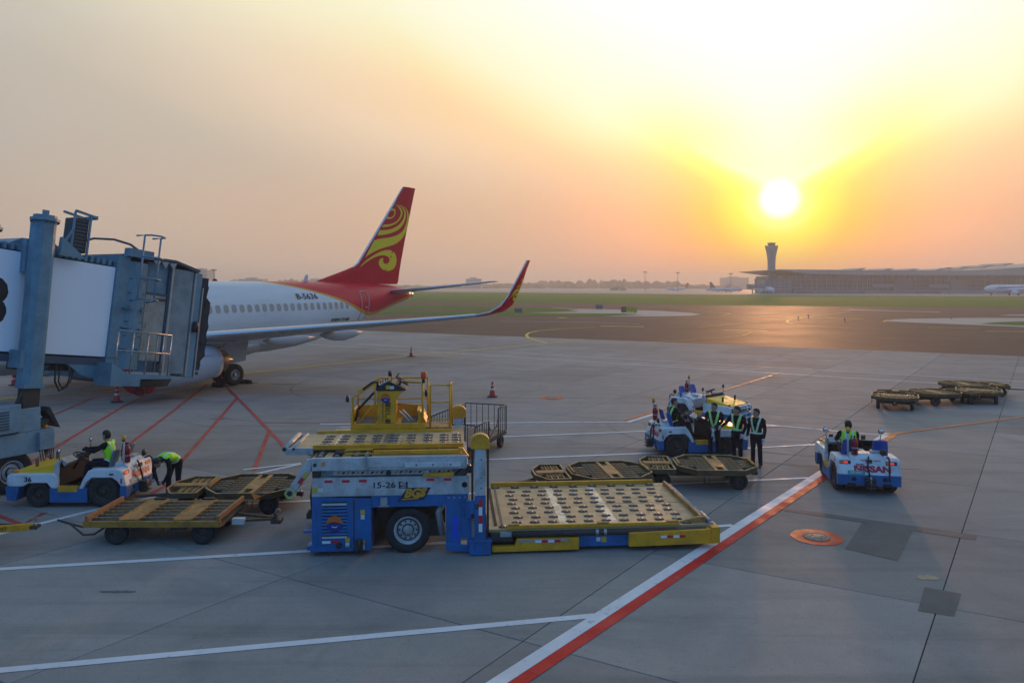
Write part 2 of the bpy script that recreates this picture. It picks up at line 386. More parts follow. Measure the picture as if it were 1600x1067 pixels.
# slab grid: measured joints
gA = G(447,898); gC = G(817,1001); gD = G(1023,861); gE = G(1462,938)
U = ((gC - gA) + (gE - gD)) / 2; Vv = ((gD - gC) + (G(1140,780) - gD) + (G(1523,760) - gE) / 2) / 3
edge = G(1000,535.5)
def uv(p):
    d = p - gC; den = U.x*Vv.y - U.y*Vv.x
    return (d.x*Vv.y - d.y*Vv.x)/den, (U.x*d.y - U.y*d.x)/den
JM = int(round(uv(edge)[1]))
apron = MB(); c0 = gC + U*-40 + Vv*-8; c1 = gC + U*40 + Vv*-8; c2 = gC + U*40 + Vv*JM; c3 = gC + U*-40 + Vv*JM
apron.add([(p.x,p.y,-.03) for p in (c0,c1,c2,c3)], [(0,1,2,3)], JOINT)
apron = apron.build('apron', kind='structure')
g = .0085
def slab_mesh(mb, o, e=0.006):
    un = U.normalized(); vn = Vv.normalized()
    P = [o + un*g + vn*g, o + U - un*g + vn*g, o + U + Vv - un*g - vn*g, o + Vv + un*g - vn*g]
    s = [un+vn, -un+vn, -un-vn, un-vn]
    vs = [(p.x,p.y,-.028) for p in P] + [(p.x,p.y,-e) for p in P] + [((p+d*e).x,(p+d*e).y,0) for p, d in zip(P, s)]
    mb.add(vs, [(0,1,5,4),(1,2,6,5),(2,3,7,6),(3,0,4,7),(4,5,9,8),(5,6,10,9),(6,7,11,10),(7,4,8,11),(8,9,10,11)], CONC)
sm = MB(); slab_mesh(sm, Vector((0,0,0))); so_ = sm.build('slab', apron); smesh = so_.data; bpy.data.objects.remove(so_)
cells = []
for i in range(-40, 40):
    for j in range(-6, JM):
        c = gC + U*(i+.5) + Vv*(j+.5)
        ctr = [gC + U*(i+a) + Vv*(j+b) for a in (0,.5,1) for b in (0,.5,1)]
        vis = any(p.y > 8.5 and abs(p.x)/p.y < .70 for p in ctr)
        cells.append((not vis, c.length, i, j))
cells.sort()
rest = MB(); nsl = 0
for nv, d, i, j in cells:
    o = gC + U*i + Vv*j
    if not nv and nsl < 298:
        s = link('slab', smesh, apron, loc=(o.x, o.y, rnd.uniform(-.002,.002)), rot=None); nsl += 1
    elif (o.y > -6): slab_mesh(rest, o)
rest.build('far_slabs', apron, kind='stuff')
print('slabs', nsl, 'rows', JM)

tw = MB()
far = [c3, c2]; d_ = U.normalized()
tw.add([(c3.x-.0,c3.y,-.010),(c2.x,c2.y,-.010),(700,c2.y,-.010),(900,520,-.010),(-900,900,-.010),(-900,c3.y,-.010)], [(0,1,2,3,4,5)], ASPH)
taxi = tw.build('taxiway', kind='structure')
def sheet(name, pxs, z, m, kind='structure', parent=None):
    b = MB(); b.add([G(x,y,0)*1 + Vector((0,0,z)) for x, y in pxs], [tuple(range(len(pxs)))], m); return b.build(name, parent, kind=kind)
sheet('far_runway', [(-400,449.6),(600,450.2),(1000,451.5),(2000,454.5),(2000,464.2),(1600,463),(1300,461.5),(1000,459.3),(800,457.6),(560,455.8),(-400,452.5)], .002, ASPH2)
sheet('grass', [(-600,452),(300,453),(560,455),(800,457),(1000,459),(1300,462),(1600,464.5),(2200,468),(2200,483),(1600,480),(1300,478.5),(1100,476.5),(1000,475),(800,472.5),(560,470.5),(-600,466)], .02, GRASS, 'stuff')
sheet('grass', [(-300,470),(520,476),(640,477.5),(760,479),(860,481),(905,483.5),(860,486),(760,484.5),(600,481.5),(-300,478)], .02, GRASS, 'stuff')
sheet('grass', [(-300,482),(560,484.5),(700,487),(800,488.5),(960,490),(1005,492),(960,493.5),(800,493.5),(650,490.5),(-300,486)], .02, GRASS, 'stuff')
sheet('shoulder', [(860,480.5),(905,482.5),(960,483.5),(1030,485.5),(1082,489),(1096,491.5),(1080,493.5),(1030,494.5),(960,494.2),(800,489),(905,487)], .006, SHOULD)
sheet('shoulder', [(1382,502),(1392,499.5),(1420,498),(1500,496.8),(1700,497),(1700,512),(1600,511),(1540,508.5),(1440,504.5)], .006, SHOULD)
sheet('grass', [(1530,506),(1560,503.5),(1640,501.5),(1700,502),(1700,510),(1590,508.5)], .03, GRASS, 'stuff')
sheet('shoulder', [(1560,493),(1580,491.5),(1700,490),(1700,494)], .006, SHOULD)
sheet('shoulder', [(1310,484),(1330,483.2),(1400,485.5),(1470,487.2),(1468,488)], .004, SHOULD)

# ---- painted markings (thin sheets lying on slabs and asphalt)
_ln = [0]
def line(pxs, w, m, z=.0045, parent=apron, name='painted_line', closed=False):
    _ln[0] += 1; z += .00028*(_ln[0] % 13)
    pts = [G(x, y) for x, y in pxs]; L = []; Rr = []
    for i, p in enumerate(pts):
        a = pts[max(i-1,0)]; b = pts[min(i+1,len(pts)-1)]; d = (b-a).normalized(); n = Vector((-d.y, d.x, 0))*w/2
        L.append(p+n); Rr.append(p-n)
    b = MB(); k = len(pts)
    b.add([(p.x,p.y,z) for p in L] + [(p.x,p.y,z) for p in Rr], [(i,i+1,k+i+1,k+i) for i in range(k-1)], m)
    return b.build(name, parent)
line([(-80,893.5),(487,860.5),(1145,820.5)], .15, P_W)
line([(-120,1058),(930,961.5)], .16, P_W)
line([(-60,849),(132,800.5),(470,724.5)], .15, P_W)
line([(330,789.5),(1020,757.5),(1284,745.5)], .14, P_W)
line([(380,734),(470,724)], .12, P_W, .0085)
line([(560,726),(1050,706.5),(1292,693.5)], .14, P_W)
line([(640,688),(795,682),(1012,673.5)], .14, P_W)
line([(500,662.5),(795,660.5),(986,659)], .15, P_W)
line([(980,660),(1024,646.5)], .22, P_W, .0085)
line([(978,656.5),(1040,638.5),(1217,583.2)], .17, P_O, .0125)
line([(1160,660.3),(1290,672),(1378,680)], .14, P_W)
line([(1150,668),(1215,665.6)], .12, P_W, .0085)
# the double white and red border, then the single line in sun-tinted orange
wl = [G(774,1067), G(1286,736)]; dd = (wl[1]-wl[0]).normalized(); nn = Vector((dd.y,-dd.x,0))
def strip(p, q, n, o0, o1, m, z, parent=apron):
    b = MB(); b.add([(v.x,v.y,z) for v in (p+n*o0, q+n*o0, q+n*o1, p+n*o1)], [(0,1,2,3)], m); return b.build('painted_line', parent)
p0_ = wl[0]-dd*4; p1_ = G(1388,677)
strip(p0_, wl[1], nn, -.10, .125, P_W, .0085); strip(p0_, wl[1]-dd*.1, nn, .13, .335, P_R, .0085)
d2 = (p1_-wl[1]).normalized(); n2 = Vector((d2.y,-d2.x,0))
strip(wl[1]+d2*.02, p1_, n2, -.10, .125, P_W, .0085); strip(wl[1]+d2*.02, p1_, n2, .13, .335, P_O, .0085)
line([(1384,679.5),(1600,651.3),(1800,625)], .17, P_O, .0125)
# stand zone hatching in red
for pl in ([(75,652),(145,622)],[(30,733),(190,636.5),(237,613)],[(190,703),(272,641),(325,599)],[(275,731),(355,640),(371,621)],[(349,599.5),(389,640),(452,706)],[(421,673),(397,735)],[(-20,799),(36,820),(70,801)],[(228,777),(262,757)],[(404,660.5),(548,660)],[(60,637),(150,622),(250,611)]):
    line(pl, .13 if pl[0][0] not in (404,60) else .07, P_RW, .0065)
line([(-60,630),(0,624),(216,601.2),(385,583),(640,556),(911,531.2)], .24, P_Y)
line([(856,536.2),(838,532.2),(826,528.3),(822,523.5),(827,520),(840,517),(880,513.6),(930,511.4)], .3, P_Y, .0085)
line([(856,536),(930,535.8),(1008,535.2),(1060,532.5),(1094,530),(1135,527.6),(1160,524.5),(1174,520)], .2, P_Y, .0085, taxi)
line([(560,537.2),(1000,562),(1600,596.2),(1750,604.6)], .12, P_W)
line([(480,538),(1000,570),(1600,607),(1750,616)], .14, P_W)
def poly(pxs, m, z, name, parent, kind=None):
    b = MB(); b.add([G(x,y)+Vector((0,0,z)) for x, y in pxs], [tuple(range(len(pxs)))], m); return b.build(name, parent, kind=kind)
line([(1186,493.6),(1254,495.8)], 1.1, P_Y, .004, taxi); line([(1275,496),(1348,498.3)], 1.1, P_Y, .004, taxi)
line([(1131,515.8),(1201,517.6)], 1.0, P_Y, .004, taxi); line([(938,509.7),(1006,510.4)], .9, P_Y, .004, taxi); line([(873,496.3),(884,496.6)], 1.6, P_Y, .004, taxi)
line([(1090,512.5),(1160,505.5),(1250,497.5),(1330,486.5)], .3, P_Y, .008, taxi)
line([(1262,495),(1246,497.3),(1232,500.5),(1229,503.3),(1240,506.7),(1262,509.6),(1330,513)], .28, P_Y, .008, taxi)
line([(1075,487),(1110,487.6),(1136,489.3),(1141,491.3),(1124,494),(1080,496.4),(1000,498.2)], .3, P_Y, .008, taxi)
line([(1380,503),(1385,500.4),(1400,498.4),(1440,497),(1510,496),(1640,496)], .3, P_Y, .009, taxi)
line([(1450,511.6),(1530,513.2)], .4, P_Y, .004, taxi); line([(1540,517.5),(1640,518.5)], .5, P_Y, .004, taxi)
line([(780,502),(900,503),(1000,506)], .25, P_W, .004, taxi); line([(1200,525),(1400,528)], .15, P_Y, .004, taxi)
# thin edge of the dark kerb line round the islands
line([(905,481.8),(960,482.6),(1030,484.6),(1084,488),(1098,491)], .6, JOINT, .012, taxi, 'island_edge'); line([(1386,499.8),(1420,497.4),(1500,496.2),(1700,496.2)], .7, JOINT, .012, taxi, 'island_edge')
# repairs in the concrete
poly([(1347,817),(1427,827),(1402,876),(1320,857)], PATCH, .004, 'repair_patch', apron)
poly([(1225,792.5),(1527,836),(1524,844),(1225,797.5)], PATCH, .0035, 'repair_patch', apron)
poly([(1445,917),(1502,927),(1491,963),(1434,954)], PATCH, .004, 'repair_patch', apron)
STAIN_Y = mat('yellow_stain', (.40,.30,.14), .7, dirt=.8, dc=(.25,.24,.23), scale=4, world_co=True)
def blob(px, py, rx, ry, m, name, seed, z=.0035):
    c = G(px, py); q = random.Random(seed); b = MB(); n = 26
    pts = [(c.x+math.cos(2*PI*i/n)*rx*q.uniform(.55,1.1), c.y+math.sin(2*PI*i/n)*ry*q.uniform(.5,1.1), z) for i in range(n)]
    b.add(pts, [tuple(range(n))], m); return b.build(name, apron)
blob(1450, 902, .22, .16, STAIN_Y, 'paint_stain', 3)
OIL = mat('oil_stain', (.10,.098,.095), .5, dirt=.7, dc=(.15,.15,.15), scale=3, world_co=True)
for k, (x, y, a, b) in enumerate([(185,924,.34,.07),(262,622,1.0,.35),(345,654,.5,.25),(445,600,.9,.3),(500,607,.7,.2),(640,640,.5,.3),(520,690,.6,.2),(1385,838,.25,.2)]):
    blob(x, y, a, b, OIL, 'oil_stain', 10+k)

TYRE = mat('tyre_mark', (.19,.188,.18), .8, dirt=.7, dc=(.2,.205,.205), scale=1.3, world_co=True)
def tyre(cx, cy, r, a0, a1, w=.13):
    c = G(cx, cy); b = MB(); n = 20; vs = []
    for i in range(n+1):
        a = R(lerp0(a0,a1,i/n)); ww = w*(.35+.65*math.sin(PI*i/n)); vs += [(c.x+math.cos(a)*(r-ww/2), c.y+math.sin(a)*(r-ww/2), .0036), (c.x+math.cos(a)*(r+ww/2), c.y+math.sin(a)*(r+ww/2), .0036)]
    b.add(vs, [(2*i,2*i+1,2*i+3,2*i+2) for i in range(n)], TYRE); return b.build('tyre_mark', apron)
def lerp0(a, b, t): return a+(b-a)*t
for cx, cy, r, a0, a1 in ((900,560,9,200,300),(900,560,10.6,205,300),(1250,660,6,180,280),(1250,660,7.4,182,275),(700,600,8,150,250),(560,620,7,220,330),(560,620,8.5,225,325)): tyre(cx, cy, r, a0, a1)
# ---- access pit cover with its orange ring
LIDM = mat('dusty_cast_lid', (.30,.25,.19), .7, dirt=.7, dc=(.12,.08,.06), scale=9)
PITR = paint_mat('pit_ring_paint', (.62,.085,.035), .35, (.25,.2,.18))
def pit(px, py, ro, ri, label):
    t = thing('pit_cover', label, 'pit cover', G(px, py))
    n = 40; b = MB()
    ring = [(math.cos(2*PI*i/n), math.sin(2*PI*i/n)) for i in range(n)]
    b.add([(x*ro*(1+.03*math.sin(5*i)),y*ro,.006) for i,(x,y) in enumerate(ring)] + [(x*ri*1.04,y*ri*1.04,.006) for x,y in ring], [(i,(i+1)%n,n+(i+1)%n,n+i) for i in range(n)], PITR); b.build('painted_ring', t)
    c = MB(); c.lathe([(.001,.016),(ri*.75,.016),(ri*.78,.010),(ri*.88,.010),(ri*.9,.018),(ri*.98,.018),(ri,.002)], (0,0,0), 'z', LIDM, 32); c.build('lid', t)
    s = MB()
    for a in (.3, 1.9, 3.6, 5.2): s.cyl((math.cos(a)*ri*.5, math.sin(a)*ri*.5, .014), (math.cos(a)*ri*.5, math.sin(a)*ri*.5, .021), .025, DSTEEL, 8)
    s.build('lid_bolt', t)
    return t
pit(1276, 839, .51, .26, 'round steel pit cover inside a wide orange painted ring, right foreground')
pit(862, 622, .55, .3, 'small distant pit cover with faint orange ring behind the baggage cart')

# ---- far things: trees, buildings, tower, terminal
HZL = mat('far_foliage', (.045,.06,.03), .9, spec=.1, vary=.2)
tl = MB(); q = random.Random(5)
for k in range(900):
    x = q.uniform(-1500, 1500); y = q.uniform(1250, 1700); h = q.uniform(5, 13)*(1+.5*math.sin(x*.011)); w = q.uniform(5, 11)
    for j in range(3):
        cx = x+q.uniform(-w,w); hh = h*q.uniform(.6,1); n = 6
        rings = []
        for r_, z_ in ((.7,0),(1.,.35),(.85,.65),(.35,.92)):
            rings.append([Vector((cx+math.cos(2*PI*i/n)*w*r_*q.uniform(.7,1.15), y+math.sin(2*PI*i/n)*w*r_, hh*z_*q.uniform(.9,1.1))) for i in range(n)])
        tl.loft(rings, HZL, True)
tl.build('treeline', kind='stuff')['label'] = 'far hazy belt of trees along the horizon'
FARB = mat('far_building_wall', (.32,.30,.29), .8); FARW = mat('far_window_band', (.10,.11,.12), .3)
def far_building(name, x0, x1, ytop, Y, label, floors=3):
    X0 = (x0-CXP)/FPX*Y; X1 = (x1-CXP)/FPX*Y; h = CH+(HY-ytop)*Y/FPX
    t = thing(name, label, 'building', ((X0+X1)/2, Y, 0)); w = (X1-X0)/2
    b = MB(); b.box(-w, w, 0, 25, 0, h, FARB); b.box(-w*.5, w*.3, 6, 18, h, h+2.2, FARB); b.build('wall', t)
    for f in range(floors):
        c = MB(); z = h*(f+.35)/floors; c.box(-w*.95, w*.95, -.12, 0, z, z+h/floors*.4, FARW); c.build('window_band', t)
far_building('office_building', 1130, 1170, 434, 1500, 'pale hazy block left of the control tower on the horizon', 4)
far_building('office_building', 298, 323, 422, 900, 'hazy grey building just right of the boarding bridge', 5)
far_building('hangar_building', 372, 410, 436, 1100, 'long low hazy building above the front of the white fuselage', 2)
far_building('hangar_building', 470, 520, 437.5, 1200, 'low hazy building behind the dorsal fin', 2)
far_building('office_building', 728, 752, 435.5, 1150, 'small hazy block above the tailplane tip', 3)

def at(px, Y, z=0): return Vector(((px-CXP)/FPX*Y, Y, z))
# control tower
TY = 520.0; ts = TY/FPX
tw_ = thing('control_tower', 'tall flared concrete control tower below the sun', 'control tower', at(1205.5, TY))
TC = mat('tower_concrete', (.30,.27,.26), .7, dirt=.3, scale=.1)
def tz(py): return CH + (HY-py)*ts
b = MB(); b.lathe([(x*ts, tz(y)) for x, y in ((7.2,458.0),(6.6,440),(6.0,425),(5.8,415),(6.2,405),(7.6,395),(9.6,387),(9.8,385.5),(9.0,384.5))], (0,0,0), 'z', TC, 20); b.build('shaft', tw_)
b = MB(); b.lathe([(5.0*ts, tz(384.8)),(5.6*ts, tz(380.8))], (0,0,0), 'z', FARW, 16, False); b.build('cab_glass', tw_)
b = MB(); b.lathe([(6.4*ts, tz(381)),(6.5*ts, tz(379.6)),(2*ts, tz(379))], (0,0,0), 'z', TC, 16, False); b.build('cab_roof', tw_)
b = MB()
for i in range(16): a = 2*PI*i/16; b.bar((math.cos(a)*9.4*ts, math.sin(a)*9.4*ts, tz(385.3)), (math.cos(a)*9.4*ts, math.sin(a)*9.4*ts, tz(383.2)), .2, .2, TC)
b.build('gallery_post', tw_)
# terminal
TE = thing('terminal_building', 'long terminal with sweeping overhanging roof and glazed front', 'terminal building', at(1240, 500))
TW = mat('terminal_facade', (.25,.23,.25), .5, dirt=.3, scale=.05); TG = mat('terminal_glass', (.12,.13,.15), .15, spec=.8); TR = mat('terminal_roof', (.40,.35,.31), .5, dirt=.3, scale=.05); TS = mat('terminal_pale_trim', (.5,.5,.5), .5)
TD = 500.0; t1 = TD/FPX
def TX(px): return (px-1240)*t1
def TZ(py): return CH + (HY-py)*t1
roof = MB()
prof = [(-33,421.6),(60,422.4),(180,423.2),(260,423.2),(300,421),(340,418),(400,412.5),(520,404)]
top = [(TX(1240+a), TZ(y)) for a, y in prof]; bot = [(TX(1240+a), TZ(y)) for a, y in [(520,430.5),(100,430.3),(12,428.5),(-33,422.4)]]
roof.prism(top+bot, 'y', -14, 75, TR); roof.build('roof', TE)
bd = MB(); bd.prism([(TX(1234),TZ(430.2)),(TX(1760),TZ(430.8)),(TX(1760),TZ(459)),(TX(1238),TZ(459))], 'y', 0, 70, TG); bd.build('glass_front', TE)
q = random.Random(9)
for k in range(64):
    px = 1233+k*8; c = MB(); c.bar((TX(px), -1.2, TZ(430.6)), (TX(px+2.5), -.3, TZ(452)), .5, .4, TS if k < 22 else TW); c.build('mullion', TE)
for y, z in ((438,.5),(444,.5),(451,.9)):
    c = MB(); c.box(TX(1237), TX(1760), -.5, -.05, TZ(y), TZ(y)+z, TW); c.build('floor_band', TE)
c = MB(); c.box(TX(1232), TX(1760), -10, -.6, TZ(459), TZ(453.2), TW); c.build('lower_block', TE)
for x0, x1 in ((1236,1262),(1300,1340),(1420,1455)):
    c = MB(); c.box(TX(x0), TX(x1), -10.6, -10.05, TZ(458.5), TZ(454.6), TG); c.build('window_band', TE)
for x0, x1, y0, y1 in ((1361,1395,444.0,448.4),(1449,1483,444.8,449)):
    c = MB(); c.box(TX(x0), TX(x1), -2.2, -1.3, TZ(y1), TZ(y0), TS)
    c.build('sign_board', TE)
    c = MB()
    for k in range(8):
        a = TX(x0)+(k+.6)*(TX(x1)-TX(x0))/9.2; c.box(a, a+.9, -2.26, -2.21, TZ(y1)+.5, TZ(y0)-.5, TW)
    c.build('sign_letter', TE)
for x0, x1 in ((1418,1422),(1505,1509)):
    c = MB(); c.box(TX(x0-24), TX(x1), -3, -.6, TZ(453), TZ(437), TW); c.build('stair_block', TE)
for px, py in ((1345,422),(1387,422.6),(1426,423),(1468,423),(1505,420.5),(1542,417.5),(1575,414.5)):
    c = MB()
    for k in range(3): c.add([(TX(px-8+k*3),0,TZ(py)+.1),(TX(px+3+k*3),0,TZ(py-3.2)+.1),(TX(px+3+k*3),30,TZ(py-3.2)+.1),(TX(px-8+k*3),30,TZ(py)+.1),(TX(px-8+k*3),0,TZ(py)-.3),(TX(px+3+k*3),0,TZ(py-2.6)-.1),(TX(px+3+k*3),30,TZ(py-2.6)-.1),(TX(px-8+k*3),30,TZ(py)-.3)], [(0,1,2,3),(7,6,5,4),(0,4,5,1),(1,5,6,2),(2,6,7,3),(3,7,4,0)], TR)
    c.build('skylight', TE)
an = thing('terminal_annex', 'low glazed annex block beside the control tower base', 'building', at(1215, 492))
c = MB(); c.box(-20*.41, 22*.41, 0, 20, 0, TZ(437.5), TW); c.build('wall', an)
for f in range(4):
    for k in range(5):
        c = MB(); c.box(-7.6+k*3.1, -5.2+k*3.1, -.15, -.02, 1.2+f*2.0, 2.5+f*2.0, TG); c.build('window', an)
jb = thing('far_boarding_bridge', 'distant boarding bridge reaching left from the terminal annex', 'boarding bridge', at(1185, 480))
c = MB(); c.box(-5, 8, 0, 3, 3.2, 5.6, TW); c.build('tunnel', jb); c = MB(); c.box(-6.5, -4.4, -.3, 3.3, 3.0, 5.9, FARW); c.build('cab', jb)
for x in (-3.2, 4): c = MB(); c.cyl((x,1.5,0), (x,1.5,3.3), .35, TW, 8); c.build('leg', jb)

def light_mast(px, ytop, Y, label, grp=None):
    p = at(px, Y); h = CH+(HY-ytop)*Y/FPX
    t = thing('light_mast', label, 'light mast', p, 0, grp)
    b = MB(); b.cyl((0,0,0), (0,0,h), .35, TC, 8, .2); b.build('pole', t)
    b = MB(); b.lathe([(1.6,h-.5),(1.7,h)], (0,0,0), 'z', TC, 10); b.build('lamp_ring', t)
    for k in range(6): a = k*PI/3; b = MB(); b.box(-.3,.3,-.3,.3,-.5,.2,FARW); o = b.build('floodlight', t); o.location = (math.cos(a)*1.5, math.sin(a)*1.5, h-.3)
light_mast(1008, 424.5, 700, 'left light mast of the pair in front of the tree line'); light_mast(1059, 425.5, 700, 'right light mast of the pair, above the red tailed far jet')
light_mast(1142, 427, 640, 'light mast beside the white parked jet left of the tower'); light_mast(1482.5, 418, 440, 'light mast standing before the terminal roof'); light_mast(334.5, 421, 500, 'light mast above the fuselage beside the boarding bridge')
light_mast(1222, 436, 470, 'thin mast just right of the control tower')
for px, Y, lab in ((960,452,'red light'),): pass
dm = thing('radar_dome', 'low green dome on the far grass left of the masts', 'dome', at(966, 800))
GD = mat('green_dome', (.05,.11,.06), .7); b = MB(); b.lathe([(9.,-.1),(8.4,1.6),(6.6,3.0),(3.8,3.9),(.1,4.3)], (0,0,0), 'z', GD, 20); b.build('shell', dm); b = MB(); b.box(-1,1,-9.6,-8,0,2.1,FARB); b.build('doorway', dm)

def far_jet(px, Y, rz, L, tailc, label, stripe=None, base=None):
    t = thing('parked_jet', label, 'jet', at(px, Y), rz); s = L/38.0
    W_ = mat('far_jet_white', (.72,.72,.72), .4); T_ = mat('far_jet_tail', tailc, .4); D_ = FARW
    b = MB(); rings = []
    for x, r_, z in ((0,.25,3.1),(1,1.0,3.2),(3,1.6,3.3),(6,1.9,3.4),(26,1.9,3.4),(31,1.4,3.9),(35,.8,4.4),(38,.2,4.9)):
        rings.append([Vector((x*s, math.cos(2*PI*i/14)*r_*s, (z+math.sin(2*PI*i/14)*r_)*s)) for i in range(14)])
    b.loft(rings, W_); b.build('fuselage', t)
    b = MB(); b.prism([(29.5*s,5.2*s),(34.5*s,12.2*s),(37*s,12.2*s),(36*s,5*s)], 'y', -.15*s, .15*s, T_); b.build('fin', t)
    for sg in (-1, 1):
        b = MB(); b.add([(13*s,1.8*s*sg,2.5*s),(20*s,1.8*s*sg,2.4*s),(23.5*s,17*s*sg,3.8*s),(22*s,17*s*sg,3.9*s),(13*s,1.8*s*sg,2.9*s),(20*s,1.8*s*sg,2.6*s),(23.5*s,17*s*sg,3.95*s),(22*s,17*s*sg,4.05*s)], [(0,1,2,3),(4,7,6,5),(0,4,5,1),(1,5,6,2),(2,6,7,3),(3,7,4,0)], W_); b.build('wing', t)
        b = MB(); b.add([(34*s,.6*s*sg,4.8*s),(37*s,.6*s*sg,4.8*s),(38.4*s,6*s*sg,5.4*s),(37.2*s,6*s*sg,5.4*s),(34*s,.6*s*sg,5.0*s),(37*s,.6*s*sg,4.95*s),(38.4*s,6*s*sg,5.5*s),(37.2*s,6*s*sg,5.55*s)], [(0,1,2,3),(4,7,6,5),(0,4,5,1),(1,5,6,2),(2,6,7,3),(3,7,4,0)], W_); b.build('tailplane', t)
        b = MB(); b.lathe([(.6*s,0),(1.0*s,.6*s),(.95*s,3*s),(.5*s,4.2*s)], (11.5*s,5*s*sg,1.6*s), 'x', W_, 12); b.build('engine', t)
        b = MB(); b.cyl((18*s,2.6*s*sg-.2,.55*s),(18*s,2.6*s*sg+.3,.55*s),.55*s,BLACK,10); b.cyl((18*s,2.6*s*sg,.5*s),(18*s,2.6*s*sg,2.3*s),.15*s,TC,6); b.build('main_gear', t)
    b = MB(); b.cyl((4*s,-.2,.4*s),(4*s,.2,.4*s),.4*s,BLACK,10); b.cyl((4*s,0,.4*s),(4*s,0,2*s),.12*s,TC,6); b.build('nose_gear', t)
    b = MB()
    for k in range(18):
        for sg in (-1,1): b.box((7+k*1.1)*s, (7.4+k*1.1)*s, sg*1.8*s-.12*s, sg*1.8*s+.12*s, 3.9*s, 4.3*s, D_)
    b.build('window_row', t)
    if stripe:
        S_ = mat('far_jet_stripe', stripe, .4); b = MB()
        for sg in (-1,1): b.bar((5*s,sg*1.93*s,3.5*s),(30*s,sg*1.5*s,4.6*s),.12*s,.5*s,S_)
        b.build('stripe', t)
    return t
far_jet(1040, 720, R(12), 24, (.45,.03,.03), 'small far white jet with red tail between the two light masts')
far_jet(1160, 560, R(168), 24, (.25,.1,.12), 'white far jet with dark red tail facing right before the pale block')
far_jet(1102, 640, R(5), 22, (.5,.45,.45), 'second hazy white jet just left of the dark tailed one')
far_jet(1209, 470, R(95), 30, (.03,.05,.22), 'jet with navy blue tail half hidden by the annex bridge')
far_jet(1538, 400, R(14), 40, (.04,.1,.35), 'large white jet with blue sweep at right in front of the terminal', (.05,.12,.42))

# ---- signs and lights beside the taxiway
SY = mat('sign_yellow', (.75,.5,.02), .4); SB = mat('sign_black', (.02,.02,.02), .5); SG = mat('sign_back_grey', (.12,.13,.14), .6)
def taxi_sign(px, py, w, h, fm, label, txt=None, rz=0):
    t = thing('taxiway_sign', label, 'taxiway sign', G(px, py), rz)
    b = MB(); b.box(-w/2, w/2, -.1, .1, .15, .15+h, SG); b.build('cabinet', t, .02)
    b = MB(); b.box(-w/2+.05, w/2-.05, -.115, -.102, .2, .1+h, fm); b.build('face', t)
    for x in (-w*.35, w*.35): b = MB(); b.cyl((x,0,0),(x,0,.16),.05,SG,8); b.build('leg', t)
    if txt:
        b = MB(); b.box(-w/2+.05, -w/2+w*.33, -.13, -.118, .2, .1+h, SB); b.build('black_field', t)
        text('lettering', txt[0], h*.8, SY, t, basis((-w/2+w*.18, -.136, .15+h/2), (1,0,0), (0,0,1)), sx=.9)
        text('lettering', txt[1], h*.7, SB, t, basis((w*.17, -.122, .15+h/2), (1,0,0), (0,0,1)), sx=.9)
taxi_sign(983, 489, 3.0, 1.0, SY, 'yellow and black taxiway sign on the pale island', ('W', '←Z→'))
taxi_sign(936, 483.5, 1.5, .85, SG, 'dark grey back of a taxiway sign left of the yellow one'); taxi_sign(810, 489.2, 1.5, .75, SG, 'small grey sign back on grass beside the winglet')
for px, py, lab in ((1263,497,'small blue taxiway light in the sun glare between yellow bars'),(1247,499,'small taxiway light left of the glare spot'),(1320,503,'tiny taxiway light left of the right island'),(1486,499,'tiny post light on the right pale island'),(1006,474,'small post at the grass edge beneath the left mast')):
    t = thing('taxiway_light', lab, 'taxiway light', G(px, py)); b = MB(); b.cyl((0,0,0),(0,0,.35),.05,SG,8); b.build('stem', t)
    b = MB(); b.lathe([(.09,.35),(.1,.42),(.08,.52),(.01,.57)], (0,0,0), 'z', mat('blue_lens',(.05,.25,.6),.1), 10); b.build('lens', t)

# ---- haze
hm = bpy.data.materials.new('haze_air'); hm.use_nodes = True; hn = hm.node_tree; hn.nodes.clear()
pv = hn.nodes.new('ShaderNodeVolumePrincipled'); pv.inputs['Color'].default_value = (.97,.90,.84,1); pv.inputs['Density'].default_value = .00065; pv.inputs['Anisotropy'].default_value = .4
ho = hn.nodes.new('ShaderNodeOutputMaterial'); hn.links.new(pv.outputs[0], ho.inputs['Volume'])
hz = MB(); hz.box(-2600, 2600, -200, 3100, -1.1, 42, hm); hz = hz.build('haze', kind='stuff'); hz['label'] = 'thin evening haze over the airfield'
